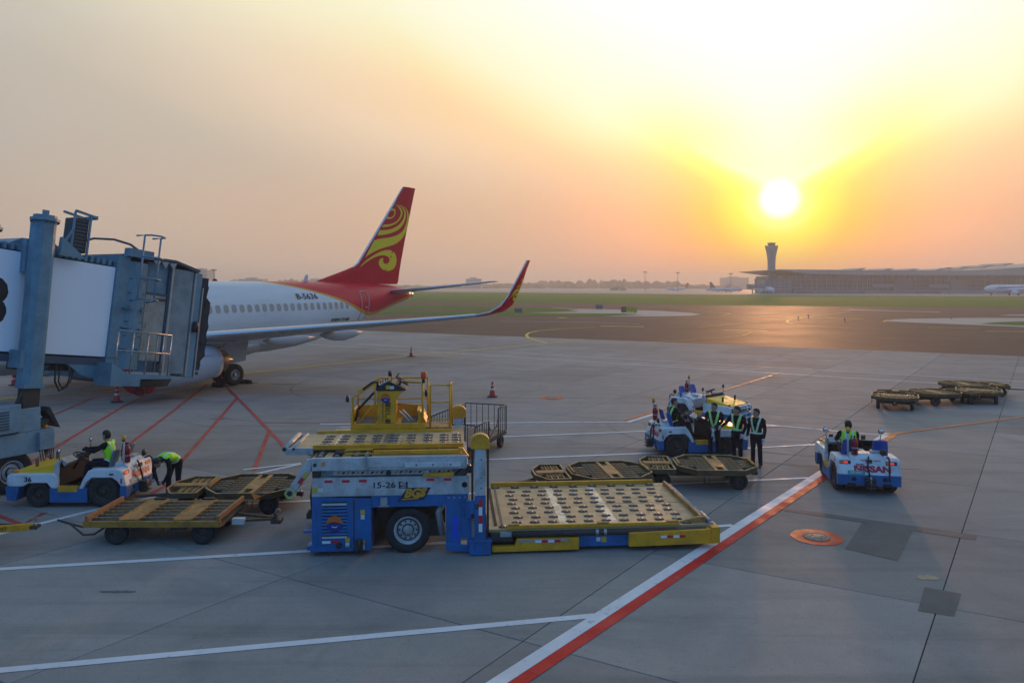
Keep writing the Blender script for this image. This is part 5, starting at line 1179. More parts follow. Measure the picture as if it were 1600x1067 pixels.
b = MB(); b.prism([(7.15,.45),(7.82,.45),(7.78,.56),(7.62,.56)], 'y', .1, .16, YELW); b.box(7.70,7.76,.25,3.0,.45,.55,YELW); b.build('end_stop', LD, .004)
b = MB(); b.box(7.76,7.90,.0,3.1,.2,.46,BLUE); b.cyl((7.84,.05,.50),(7.84,.6,.50),.035,ALU,10); b.build('end_beam', LD, .005)
b = MB(); b.cyl((3.86,-.07,.36),(7.72,-.07,.36),.058,DSTEEL,14); b.cyl((5.50,-.07,.36),(5.56,-.07,.36),.068,STEEL,14); b.cyl((5.66,-.07,.36),(5.72,-.07,.36),.068,STEEL,14); b.build('side_roller', LD)
b = MB(); b.box(3.44,3.86,-.10,.0,.24,.40,DSTEEL); b.box(3.62,3.84,-.13,-.10,.33,.42,ALU); b.build('junction_box', LD, .004)
b = MB(); b.prism([(3.46,.05),(5.16,.06),(5.16,.285),(3.95,.29),(3.90,.15),(3.46,.15)], 'y', -.16, -.02, YEL); bp = b.build('bumper', LD, .006)
c = MB(); c.box(3.98,4.95,-.166,-.161,.232,.284,ALU); c.build('worn_strip', bp)
b = MB(); b.prism([(6.15,.09),(7.95,.12),(7.95,.40),(6.15,.36)], 'y', -.18, -.02, YEL); b.box(7.80,7.97,-.20,.2,.12,.44,YEL); bp2 = b.build('bumper', LD, .008)
b = MB(); b.box(5.16,6.2,-.06,.1,.08,.30,BLUE); mb2 = b.build('mid_beam', LD, .005)
c = MB(); c.box(5.52,5.60,-.066,-.061,.18,.26,ST_W); c.box(5.62,5.72,-.066,-.061,.16,.27,ST_Y); c.build('sticker', mb2)
for x0, z0, par, y in ((4.30,.215,bp,-.167),(6.78,.25,bp2,-.187)):
    for k in range(4):
        c = MB(); c.box(x0+k*.125,x0+.122+k*.125,y-.004,y,z0,z0+.05,REFL_W if k%2==0 else REFL_R); c.build('reflector', par)
b = MB(); b.box(3.4,7.8,.1,3.1,.12,.39,DSTEEL); b.build('platform_frame', LD)
for y in (.5,2.6): wheel(LD, (6.9,y,.12), .12, .14, .06)
b = MB(); b.tube([(3.5,.05,.3),(3.6,-.06,.2),(3.75,-.08,.22),(3.9,-.04,.3)], .018, DARK, 6); b.build('hydraulic_hose', LD)

# ================================================================ TRAFFIC CONES
STRIPE = mat('cone_white_band', (.62,.62,.6), .45)
def cone(px, py, h, label):
    t = thing('traffic_cone', label, 'traffic cone', G(px, py), rnd.uniform(0,3), 'cones around the parked airliner')
    b = MB(); b.box(-.24*h/.75,.24*h/.75,-.24*h/.75,.24*h/.75,0,.035,BLACK); b.build('base', t, .01)
    b = MB(); r0 = .17*h/.75; b.lathe([(r0,.035),(r0*.93,.06),(.035,h),(.001,h)], (0,0,0), 'z', CONE, 18); b.build('body', t)
    for z0, z1 in ((h*.42,h*.56),(h*.74,h*.80)):
        f = lambda z: lerp(r0*.95,.035,(z-.05)/(h-.05))+.004
        b = MB(); b.lathe([(f(z0),z0),(f(z1),z1)], (0,0,0), 'z', STRIPE, 18); b.build('band', t)
    return t
cone(182.5, 628, .70, 'red cone in front of the boarding bridge cab'); cone(22, 602, .70, 'red cone left of the bridge lift column')
cone(642.5, 557, .70, 'far red cone on the yellow line beyond the control stand'); cone(769.5, 620, .72, 'red cone standing behind the barred baggage cart')

# ================================================================ TOW TRACTORS (x forward from the rear face, y left, z up)
TAIL_ON = mat('lit_tail_lamp', (.8,.02,.01), .3, emit=((1,.05,.02), .6)); TAIL = mat('tail_lamp_red', (.35,.01,.01), .3)
PLATE_G = mat('green_number_plate', (.03,.33,.25), .5); LEAD = mat('dusty_grille', (.05,.05,.05), .6)
BROWN = mat('worn_floor', (.035,.03,.027), .7, dirt=.5)
COCK = mat('cockpit_shade_grey', (.018,.021,.025), .8, spec=.15)  # near-black colour paints the shade of the open cockpit
def make_tug(label, number, lit, seatmat=SEAT_GREY, decal_x=2.35):
    t = thing('tow_tractor', label, 'tow tractor', (0,0,0), 0, 'white and blue tow tractors')
    H = .74
    # rear body: white fenders over blue skirt
    b = MB()
    for s in (-1, 1):
        lo, hi = sorted((s*H, s*.42))
        b.prism([(.02,.50),(.14,.50),(.22,.62),(.34,.70),(.82,.70),(.95,.58),(1.02,.44),(1.12,.44),(1.02,.66),(.90,.86),(.80,.90),(.22,.90),(.12,.86)], 'y', lo, hi, WHITE)
    b.prism([(.02,.50),(.98,.50),(.98,.86),(.60,.98),(.22,.99),(.13,.90)], 'y', -.42, .42, WHITE); rb = b.build('rear_body', t, .02)
    b = MB(); b.prism([(.0,.24),(.16,.22),(.16,.498),(.0,.498)], 'y', -H, H, BLUE); b.prism([(.16,.30),(.9,.30),(.9,.498),(.16,.498)], 'y', -.40, .40, BLUE); b.build('rear_skirt', t, .012)
    for y in (-.36,.36): b = MB(); b.cyl((-.006,y,.40),(.02,y,.40),.055,HOLE,14); b.build('socket', t)
    for y in (-.42,.42): b = MB(); b.box(-.004,.1,y-.10,y+.10,.222,.30,HOLE); b.build('notch', t)
    # side tanks between the axles
    b = MB()
    for s in (-1, 1): lo, hi = sorted((s*H, s*.5)); b.prism([(.92,.12),(1.80,.12),(1.80,.455),(.92,.455)], 'y', lo, hi, BLUE)
    b.build('side_tank', t, .012)
    for s in (-1,1): lo, hi = sorted((s*(H+.004), s*(H-.10))); b = MB(); b.box(1.15,1.60,lo,hi,.37,.50,YEL); b.build('step', t, .006)
    b = MB(); b.box(.92,1.62,-H+.105,H-.105,.455,.48,BROWN); b.build('floor', t)
    # front body
    b = MB()
    for s in (-1, 1):
        lo, hi = sorted((s*H, s*.46))
        b.prism([(1.62,.455),(1.76,.455),(1.86,.58),(2.30,.58),(2.42,.50),(2.74,.50),(2.80,.58),(2.78,.76),(2.66,.79),(1.70,.80),(1.62,.70)], 'y', lo, hi, WHITE)
    b.prism([(1.62,.48),(2.78,.50),(2.80,.74),(2.74,.79),(1.62,.82)], 'y', -.46, .46, WHITE); fb = b.build('front_body', t, .02)
    b = MB(); b.prism([(2.58,.16),(2.80,.18),(2.83,.495),(2.50,.495)], 'y', -H, H, BLUE); b.box(1.8,2.6,-.42,.42,.3,.5,DSTEEL); b.build('front_bumper', t, .015)
    b = MB(); b.add([(2.74,-.58,.81),(2.74,.58,.81),(1.68,.63,1.0),(1.68,-.63,1.0),(2.74,-.58,.76),(2.74,.58,.76),(1.68,.63,.78),(1.68,-.63,.78)], [(0,1,2,3),(7,6,5,4),(0,4,5,1),(1,5,6,2),(2,6,7,3),(3,7,4,0)], HOODY); b.build('hood', t, .015)
    b = MB(); b.box(2.795,2.815,-.34,.34,.55,.73,LEAD); g_ = b.build('grille', fb)
    for y in (-.28,-.14,0,.14,.28): c = MB(); c.box(2.815,2.83,y-.012,y+.012,.55,.73,WHITE2); c.build('grille_bar', g_)
    for y in (-.58,.58): c = MB(); c.box(2.80,2.825,y-.10,y+.10,.58,.72,DARK); c.cyl((2.82,y,.65),(2.835,y,.65),.055,GLASS,14); c.build('headlight', fb)
    for y in (-.60,.60): c = MB(); c.lathe([(.05,0),(.055,.05),(.03,.07)], (2.66,y,.80), 'z', ORANGE, 10); c.build('indicator', fb)
    c = MB()
    for y in (-.50,.50): c.tube([(2.72,y,.76),(2.86,y,.74),(2.90,y,.55),(2.90,y,.32),(2.84,y,.26)], .022, WHITE, 7)
    for z in (.70,.50,.34): c.tube([(2.89,-.50,z),(2.91,0,z),(2.89,.50,z)], .018, WHITE, 7)
    c.tube([(2.91+0*k, .0+math.cos(k*PI/7)*.16, .36+math.sin(k*PI/7)*.14) for k in range(14)], .016, WHITE, 6, True); c.build('front_guard', t)
    # dashboard, steering
    b = MB()
    for s in (-1,1): lo, hi = sorted((s*.70,s*.64)); b.prism([(1.63,.50),(1.74,.50),(1.70,1.0),(1.62,1.11),(1.56,1.11),(1.60,1.0)], 'y', lo, hi, WHITE2)
    b.box(1.598,1.616,-.63,.63,.478,.92,COCK)  # added panel, covers the sunlit wall to keep the cockpit dark
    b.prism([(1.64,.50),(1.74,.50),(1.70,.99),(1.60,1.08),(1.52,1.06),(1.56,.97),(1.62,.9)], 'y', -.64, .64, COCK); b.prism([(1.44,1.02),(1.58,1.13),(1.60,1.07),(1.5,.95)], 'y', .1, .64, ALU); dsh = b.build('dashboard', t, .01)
    b = MB(); b.box(1.57,1.60,-.62,-.2,1.0,1.08,PLATE_G); b.build('dash_label', dsh)
    b = MB(); b.M = Matrix.Translation((1.26,.36,1.14)) @ Matrix.Rotation(R(-28),4,'Y')
    b.tube([(math.cos(a)*.18,math.sin(a)*.18,0) for a in [k*PI/10 for k in range(20)]], .015, DARK, 6, True); b.bar((-.17,0,0),(.17,0,0),.03,.014,DARK); b.bar((0,-.17,0),(0,.17,0),.03,.014,DARK); b.cyl((.02,0,-.35),(0,0,0),.03,DARK,8); b.build('steering_wheel', t)
    for k, (x, y) in enumerate(((1.50,-.1),(1.48,-.2))): b = MB(); b.cyl((x,y,.95),(x-.06,y,1.18),.01,DARK,6); b.cyl((x-.06,y,1.18),(x-.065,y,1.22),.02,DARK,8); b.build('gear_lever', t)
    for s in (-1, 1):
        b = MB(); b.tube([(1.60,s*.66,1.05),(1.60,s*.70,1.22)], .011, DARK, 6); b.lathe([(.03,-.012),(.07,-.012),(.075,.0),(.06,.012),(.005,.014)], (1.60,s*.70,1.32), 'x', DARK, 16); mr_ = b.build('side_mirror', t)
        b = MB(); b.lathe([(.001,-.0135),(.064,-.013)], (1.60,s*.70,1.32), 'x', GLASS, 16); b.build('mirror_glass', mr_)
        b = MB(); b.box(2.26,2.28,s*.42-.055,s*.42+.055,.90,1.08,DARK); b.cyl((2.27,s*.42,.80),(2.27,s*.42,.92),.008,YEL,6); b.build('marker_plate', t)
    # seats
    for y in (.36,-.36):
        b = MB(); P = []
        prof = [(.86,.90),(.80,.885),(.62,.86),(.50,.88),(.45,.95),(.41,1.10),(.37,1.28),(.36,1.31)]
        rr = []
        for i, (x, z) in enumerate(prof):
            w = (.20,.215,.21,.20,.195,.19,.17,.10)[i]; lift = (.01,.02,.03,.035,.0,0,0,0)[i]; fw = (0,0,0,.02,.05,.06,.05,.02)[i]
            rr.append([Vector((x+fw*(abs(k)/3)**2, y+w*k/3, z+lift*(abs(k)/3)**2)) for k in range(-3,4)])
        rr2 = [[v+Vector((-.02,0,-.025)) for v in g_] for g_ in rr]
        n=7; m=len(rr); vs=[v for g_ in rr for v in g_]+[v for g_ in rr2 for v in g_]; o_=n*m; fs=[]
        for i in range(m-1):
            for k in range(n-1): a=i*n+k; fs += [(a,a+1,a+n+1,a+n),(o_+a+n,o_+a+n+1,o_+a+1,o_+a)]
        for i in range(m-1):
            for k in (0,n-1): a=i*n+k; fs.append((a,a+n,o_+a+n,o_+a))
        for k in range(n-1): fs.append((k,o_+k,o_+k+1,k+1)); a=(m-1)*n+k; fs.append((a,a+1,o_+a+1,o_+a))
        b.add(vs,fs,seatmat,True); b.box(.5,.78,y-.15,y+.15,.70,.85,DSTEEL); b.build('seat', t)
    b = MB(); b.box(.42,.9,-.06,.06,.86,.98,WHITE2); b.box(.25,.5,-.40,-.12,.985,1.05,WHITE2); b.build('battery_box', t, .01)
    # extinguisher, beacon pole, work lamp
    b = MB(); b.lathe([(.001,.96),(.075,.97),(.078,1.28),(.06,1.35),(.025,1.37),(.025,1.41),(.001,1.42)], (.20,.30,0), 'z', mat('extinguisher_red',(.30,.01,.02),.3), 16); ex = b.build('extinguisher', t)
    b = MB(); b.box(.16,.25,.29,.31,1.41,1.44,DARK); b.tube([(.2,.30,1.40),(.27,.36,1.42),(.30,.37,1.25),(.29,.36,1.02)], .012, DARK, 6); b.build('hose', ex); b = MB(); b.lathe([(.081,1.12),(.082,1.15)], (.2,.30,0), 'z', ALU, 16); b.build('strap', ex)
    b = MB(); b.cyl((.20,.46,.95),(.20,.46,1.52),.022,WHITE2,8); pl_ = b.build('beacon_pole', t)
    b = MB(); b.lathe([(.035,1.50),(.045,1.53)], (.20,.46,0), 'z', DARK, 12); b.lathe([(.042,1.53),(.045,1.60),(.035,1.64),(.001,1.655)], (.20,.46,0), 'z', AMBER, 14); b.build('beacon', pl_)
    b = MB(); b.lathe([(.03,-.05),(.07,-.04),(.085,.0),(.08,.02),(.001,.03)], (.10,-.34,1.06), 'x', DARK, 14); b.cyl((.12,-.34,.95),(.12,-.34,1.03),.012,DARK,6); b.build('work_lamp', t)
    # rear face: slanted panel with lettering, lamps, plate, hitch
    rx = lambda z: .02+(z-.50)*(.10/.36)-.006
    def rq(y0,y1,z0,z1,m,nm,d=.0,par=rb): c = MB(); c.add([(rx(z0)-d,y0,z0),(rx(z0)-d,y1,z0),(rx(z1)-d,y1,z1),(rx(z1)-d,y0,z1),(rx(z0)+.02,y0,z0),(rx(z0)+.02,y1,z0),(rx(z1)+.02,y1,z1),(rx(z1)+.02,y0,z1)], [(0,3,2,1),(4,5,6,7),(0,1,5,4),(1,2,6,5),(2,3,7,6),(3,0,4,7)], m); return c.build(nm, par)
    rq(-.70,.70,.505,.86,WHITE,'rear_panel')
    text('rear_lettering', 'NISSAN', .20, mat('red_lettering',(.50,.015,.05),.45), rb, basis((rx(.64)-.005,-.08,.64), (0,-1,0), (.10,0,.36)), sx=1.28, bold=.012)
    rq(.10,.50,.515,.60,PLATE_G,'number_plate',.010); text('plate_lettering', '民航·A0062', .06, REFL_W, rb, basis((rx(.557)-.0125,.30,.557), (0,-1,0), (.10,0,.36)))
    rq(.12,.30,.70,.765,TAIL,'red_label',.006)
    text('label_lettering', '车辆牵引', .04, REFL_W, rb, basis((rx(.73)-.008,.21,.73), (0,-1,0), (.10,0,.36)))
    for y0, k in ((.42,0),(-.66,1)):
        rq(y0,y0+.26,.75,.83,DARK,'lamp_housing',.008); rq(y0+.07,y0+.17,.765,.815,TAIL_ON if lit and (k==0 or lit==2) else TAIL,'tail_light',.014); rq(y0+.19,y0+.25,.765,.815,ORANGE,'tail_indicator',.014)
    for y in (.10,-.20): rq(y-.08,y+.08,.835,.855,REFL_R,'reflector',.006)
    for s in (-1,1):
        c = MB(); c.box(.10,.14,s*(H+.001)-.003,s*(H+.001)+.003,.56,.68,REFL_R); c.build('reflector', rb)
        c = MB(); c.box(.30,.40,s*(H+.001)-.004,s*(H+.001)+.004,.76,.80,DARK); c.build('vent', rb)
    b = MB(); b.box(-.14,.0,-.11,.11,.20,.46,DSTEEL); 
    for z in (.22,.31,.40): b.box(-.20,-.02,-.12,.12,z,z+.03,DSTEEL)
    b.cyl((-.15,0,.18),(-.15,0,.50),.022,STEEL,8); b.tube([(-.04,.0,.48),(-.02,.05,.70),(.03,.02,.86),(.1,0,.95)], .02, DARK, 6); b.box(.0,.06,-.06,.06,.80,.88,DARK); b.build('tow_hitch', t)
    b = MB(); b.tube([(.13,-.44,.92),(.0,-.44,.96),(-.07,-.44,.90),(-.09,-.44,.5),(-.09,-.44,.38)], .022, DARK, 7); b.build('rear_hoop', t)
    for y in (-H+.13, H-.13):
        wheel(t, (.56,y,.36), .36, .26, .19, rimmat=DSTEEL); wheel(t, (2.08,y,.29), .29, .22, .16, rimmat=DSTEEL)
    b = MB(); b.box(.2,2.6,-.45,.45,.25,.48,DSTEEL); b.cyl((.56,-.6,.36),(.56,.6,.36),.06,DSTEEL,8); b.cyl((2.08,-.6,.29),(2.08,.6,.29),.05,DSTEEL,8); b.build('chassis', t)
    if number:
        for s in (-1,1): text('fleet_number', number, .155, INK, fb, basis((decal_x, s*(H+.002), .66), (-s,0,0), (0,0,1)), sx=1.1, bold=.006)
    return t
def gpos(px, py, z=0): return G(px, py, z)
TA = make_tug('white and blue tow tractor numbered 36 carrying a driver, ahead of the bending worker', '36', 1, decal_x=2.30)
pa = G(197,777,.24); TA.location = (pa.x, pa.y+.74, 0); TA.rotation_euler.z = R(180.5)
TBb = make_tug('empty tow tractor with blue seats and big yellow hood, behind the workers', '', 0, SEAT_BLUE)
pb_ = G(1142,662,.20); hd = R(-47); TBb.rotation_euler.z = hd; TBb.location = (pb_.x-2.8*math.cos(hd)-.74*math.sin(hd), pb_.y-2.8*math.sin(hd)+.74*math.cos(hd), 0)
TCc = make_tug('tow tractor with a seated driver, three workers standing at its front', '35', 0, SEAT_BLUE)
pc_ = G(1030,703,.24); hd = R(7); TCc.rotation_euler.z = hd; TCc.location = (pc_.x-.74*math.sin(hd), pc_.y+.74*math.cos(hd), 0)
TDd = make_tug('tow tractor seen from behind with both tail lamps lit', '', 2, SEAT_BLUE)
pd_ = (G(1312,757,.24)+G(1406,761,.24))/2; TDd.rotation_euler.z = R(79.5); TDd.location = (pd_.x, pd_.y, 0)
# ================================================================ DOLLIES AND CARTS
GRIME = mat('grimy_yellow_steel', (.15,.085,.03), .65, metal=.2, dirt=.8, dc=(.05,.04,.03), scale=5, chips=.4)
ORNG = mat('orange_primer_rail', (.36,.15,.04), .6, dirt=.7, dc=(.12,.06,.03), scale=5)
EDGE = mat('scuffed_tan_edge', (.54,.34,.14), .6, dirt=.8, dc=(.08,.06,.04), scale=6, chips=.5, cc=(.05,.04,.03))
def roller_bank(parent, x0, x1, ys, z, r=.045, strips=True, mm=ROLL):
    key = ('roll', round(x1-x0,3), r, mm.name)
    if key not in _wheels:
        c = MB(); c.cyl((0,0,0),(x1-x0,0,0),r,mm,10); o = c.build('roller'); _wheels[key] = o.data; bpy.data.objects.remove(o)
        c = MB(); c.box(0,x1-x0,-.016,.016,-.02,.022,YELW); o = c.build('roller_guard'); _wheels[('s',)+key] = o.data; bpy.data.objects.remove(o)
    for i, y in enumerate(ys):
        link('roller', _wheels[key], parent, loc=(x0,y,z))
        if strips and i < len(ys)-1 and i % 2 == 0: link('roller_guard', _wheels[('s',)+key], parent, loc=(x0,(y+ys[i+1])/2,z+.036))
def rim(b, P, z0, z1, w, m):
    k = len(P)
    for i in range(k):
        p = Vector((*P[i],(z0+z1)/2)); q_ = Vector((*P[(i+1)%k],(z0+z1)/2)); b.bar(p, q_, w, z1-z0, m)
def make_ld3(label, flag=False):
    t = thing('container_dolly', label, 'dolly', (0,0,0), 0, 'container dollies with angled roller decks')
    P = [(.92,-.40),(.92,.40),(1.32,.88),(2.50,.88),(2.92,.42),(2.92,-.42),(2.50,-.88),(1.32,-.88)]
    b = MB(); b.prism(P, 'z', .40, .43, DSTEEL); rim(b, P, .41, .54, .05, GRIME); dk = b.build('main_deck', t)
    b = MB(); rim(b, [(x*1.0+(.012 if x>1.9 else -.012), y*1.01) for x, y in P], .541, .55, .044, EDGE); b.build('deck_edge', dk)
    yA = [-.70+.10*i for i in range(15)]
    roller_bank(dk, 1.36, 1.76, [y for y in yA if abs(y) < .75], .475); roller_bank(dk, 2.14, 2.52, [y for y in yA if abs(y) < .75], .475)
    roller_bank(dk, 1.02, 1.34, [y for y in yA if abs(y) < .45], .475); roller_bank(dk, 2.54, 2.84, [y for y in yA if abs(y) < .45], .475)
    b = MB()
    for x0, x1, y0, y1 in ((1.78,2.12,-.46,.46),(1.78,1.86,-.86,-.46),(2.02,2.12,-.86,-.46),(1.78,1.86,.46,.86),(2.02,2.12,.46,.86)): b.box(x0,x1,y0,y1,.50,.535,YELW)
    b.build('centre_plate', dk)
    for y in (-.66,.66): b = MB(); b.box(1.87,2.01,y-.14,y+.14,.44,.50,HOLE); b.build('lock_pocket', dk)
    b = MB(); b.box(2.84,2.90,-.40,.40,.56,.60,YELW); b.bar((.96,-.38,.57),(.96,.38,.57),.04,.05,YELW); b.build('end_stop', dk)
    Q = [(.0,-.30),(.0,.30),(.24,.76),(.80,.76),(.80,-.76),(.24,-.76)]
    b = MB(); b.prism(Q, 'z', .40, .43, DSTEEL); rim(b, Q, .41, .52, .05, GRIME); fd = b.build('front_deck', t)
    b = MB(); rim(b, Q, .521, .53, .042, EDGE); b.build('deck_edge', fd)
    b = MB(); b.box(.06,.80,-.13,.13,.50,.53,YELW); b.build('centre_plate', fd)
    key = 'shortroll'
    if key not in _wheels:
        c = MB(); c.cyl((0,0,0),(0,.5,0),.042,GRIME,10); o = c.build('roller'); _wheels[key] = o.data; bpy.data.objects.remove(o)
        c = MB(); c.box(-.016,.016,0,.5,-.02,.022,YELW); o = c.build('roller_guard'); _wheels[key+'s'] = o.data; bpy.data.objects.remove(o)
    for x in (.30,.45,.60):
        for y in (-.66,.16): link('roller', _wheels[key], fd, loc=(x,y,.465)); link('roller_guard', _wheels[key+'s'], fd, loc=(x+.075,y,.485))
    b = MB(); b.box(.75,2.7,-.09,.09,.20,.36,DSTEEL); b.box(.40,.60,-.62,.62,.24,.36,DSTEEL); b.box(2.30,2.52,-.70,.70,.24,.36,DSTEEL); b.bar((.86,-.3,.3),(1.2,-.3,.3),.06,.06,DSTEEL); b.bar((.86,.3,.3),(1.2,.3,.3),.06,.06,DSTEEL); b.build('chassis', t)
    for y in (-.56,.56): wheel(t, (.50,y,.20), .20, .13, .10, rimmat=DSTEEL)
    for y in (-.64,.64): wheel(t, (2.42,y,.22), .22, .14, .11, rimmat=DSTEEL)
    b = MB(); b.bar((.05,0,.30),(-.75,0,.26),.07,.05,DSTEEL); b.bar((.05,.25,.30),(-.35,.03,.27),.04,.04,DSTEEL); b.bar((.05,-.25,.30),(-.35,-.03,.27),.04,.04,DSTEEL); b.tube([(-.80+math.cos(k*PI/5)*.06,math.sin(k*PI/5)*.06,.26) for k in range(10)], .018, DSTEEL, 6, True); b.build('tow_bar', t)
    b = MB(); b.box(2.90,3.05,-.06,.06,.24,.32,DSTEEL); b.cyl((3.0,0,.2),(3.0,0,.38),.018,STEEL,8); b.build('rear_hitch', t)
    b = MB(); b.tube([(1.5,-.88,.38),(1.5,-.9,.22),(1.62,-.9,.20),(1.62,-.88,.36)], .012, DSTEEL, 5); b.tube([(2.0,-.88,.38),(2.0,-.9,.22),(2.12,-.9,.20),(2.12,-.88,.36)], .012, DSTEEL, 5); b.build('brake_pedals', t)
    return t
D0 = make_ld3('dolly with orange tag and roller deck, between the worker bending down and the loader')
D0.location = G(268,772,.26); D0.location.z = 0; D0.rotation_euler.z = R(2)
def put(o, px, py, z, rz, label):      # px,py: where the tip of its front deck is seen
    p = G(px, py, z); o.location = (p.x, p.y, 0); o.rotation_euler = (0,0,R(rz)); o['label'] = label; return o
put(D0, 270, 757, .52, 2, 'roller dolly beside the bending worker, an orange tag on its rim')
put(copy_tree(D0), 834, 737.5, .52, 7, 'roller dolly right behind the low tan loading platform')
put(copy_tree(D0), 1001, 722, .52, -3, 'roller dolly in front of the tractor where the workers stand')
def put_rear(o, px, Yd, rz, label):       # the middle of its rear end stands here, on the ray through px
    X = (px-CXP)/FPX*Yd; a = R(rz); o.location = (X-2.9*math.cos(a), Yd-2.9*math.sin(a), 0); o.rotation_euler = (0,0,a); o['label'] = label; return o
def put_tip(o, px, Yd, rz, label):
    o.location = ((px-CXP)/FPX*Yd, Yd, 0); o.rotation_euler = (0,0,R(rz)); o['label'] = label; return o
put_rear(copy_tree(D0), 1398, 31.9, 243, 'nearest of the far dollies, seen end on with two wheels below its deck')
put_tip(copy_tree(D0), 1518, 34.3, 192, 'far dolly seen from its side, yellow nose towards the paired dollies')
put_rear(copy_tree(D0), 1530, 33.6, 240, 'far dolly seen end on, right behind the yellow nose of the side-on one')
put_tip(copy_tree(D0), 1572, 36.6, 176, 'rearmost of the far dollies, its tow bar pointing out past the others')
b = MB(); p = Vector((2.35,-.93,.50)); b.add([(2.1,-.925,.535),(2.5,-.80,.56),(2.42,-.96,.52),(2.24,-1.0,.44),(2.2,-.98,.42)], [(0,1,2,3,4)], mat('orange_cloth',(.85,.20,.02),.7)); tagc = b.build('orange_tag', D0)
tb = MB(); tb.box(-.75,-.1,-.03,.03,.23,.285,DARK)
# pallet dolly, near left
PD = thing('pallet_dolly', 'flat orange-yellow roller dolly with two walk plates and orange end rails', 'dolly', G(129,818,.46), R(0.5)); PD.location.z = 0
L_, W_ = 2.74, 1.52
b = MB(); b.box(0,L_,0,.07,.38,.50,mat('orange_yellow_steel',(.42,.20,.02),.6,dirt=.8,dc=(.12,.06,.02),scale=4,chips=.4,cc=(.06,.04,.03))); b.box(0,L_,W_-.07,W_,.38,.50,GRIME); b.box(0,L_,.07,W_-.07,.36,.43,DSTEEL); b.build('frame', PD, .005)
for x in (.03, L_-.09):
    b = MB(); b.box(x,x+.06,.02,W_-.02,.50,.60,ORNG); b.build('end_rail', PD, .004)
ys = [.14+.112*i for i in range(12)]
for x0, x1 in ((.12,.66),(1.10,1.74),(2.16,2.62)): roller_bank(PD, x0, x1, ys, .475, .042)
for x0, x1 in ((.68,1.08),(1.76,2.14)):
    b = MB(); b.box(x0,x1,.06,W_-.06,.50,.525,YELW); pt = b.build('walk_plate', PD, .004)
    for xx in (x0+.015, x1-.015): b = MB(); b.box(xx-.014,xx+.014,.06,W_-.06,.525,.545,YELW); b.build('plate_lip', pt)
    b = MB(); b.box((x0+x1)/2-.12,(x0+x1)/2+.12,W_-.06,W_+.02,.50,.56,DARK); b.build('pallet_stop', PD)
b = MB(); b.box(.3,2.5,.6,.9,.22,.38,DSTEEL); b.box(.5,.7,.2,1.3,.24,.38,DSTEEL); b.box(2.2,2.4,.2,1.3,.24,.38,DSTEEL); b.box(1.7,2.0,.1,.2,.30,.38,DSTEEL); b.tube([(1.6,.02,.38),(1.6,-.01,.22),(1.82,-.01,.22),(1.82,.02,.38)], .012, DSTEEL, 5); b.build('chassis', PD)
for x in (.60,2.34):
    for y in (.16,1.36): wheel(PD, (x,y,.225), .225, .14, .11, rimmat=DSTEEL)
b = MB(); b.tube([(.30,.45,.34),(-.15,.30,.30),(-.62,.40,.38),(-.75,.45,.40)], .022, DSTEEL, 7); b.tube([(.32,.40,.32),(.15,.15,.20),(-.05,.12,.20),(-.45,.35,.36),(-.75,.45,.40)], .020, DSTEEL, 7); b.build('lift_handle', PD)
b = MB(); b.bar((L_,.55,.34),(L_+.85,.75,.32),.05,.05,GRIME); b.bar((L_,1.0,.36),(L_+.85,.78,.34),.05,.05,GRIME); b.box(L_+.05,L_+.3,.5,.62,.28,.40,ST_W); b.build('tow_bar', PD)
b = MB(); b.box(L_+.8,L_+1.0,.66,.88,.24,.32,DSTEEL); b.box(L_+.85,L_+.9,.70,.84,.32,.46,DSTEEL); b.tube([(L_+.92+math.cos(k*PI/5)*.05,.77,.46+math.sin(k*PI/5)*.06) for k in range(10)], .014, STEEL, 6, True); b.build('tow_hitch', PD)
# tow bar end of one more dolly at the left edge of the frame
EB = thing('pallet_dolly', 'yellow tow bar marked 1027, end of a dolly mostly outside the frame', 'dolly', G(-60,868), R(8))
b = MB(); b.box(-.6,.0,-.5,.7,.36,.48,YELW); b.build('frame', EB); b = MB(); b.bar((.0,.1,.42),(1.15,.32,.42),.07,.13,YEL); b.bar((.0,.55,.42),(1.05,.36,.42),.05,.08,GRIME); tb_ = b.build('tow_bar', EB, .004)
text('bar_lettering', '1027', .10, INK, tb_, basis((.62,.163,.425), (1,.19,0), (0,0,1)))
b = MB(); b.box(1.1,1.24,.25,.42,.38,.44,DSTEEL); b.cyl((1.18,.33,.34),(1.18,.33,.50),.016,STEEL,8); b.tube([(1.2,.33,.50),(1.14,.30,.58),(1.22,.34,.60),(1.18,.33,.50)], .008, STEEL, 5); b.build('tow_hitch', EB)
wheel(EB, (-.3,-.4,.22), .22, .14, .11, rimmat=DSTEEL); wheel(EB, (-.3,.6,.22), .22, .14, .11, rimmat=DSTEEL)
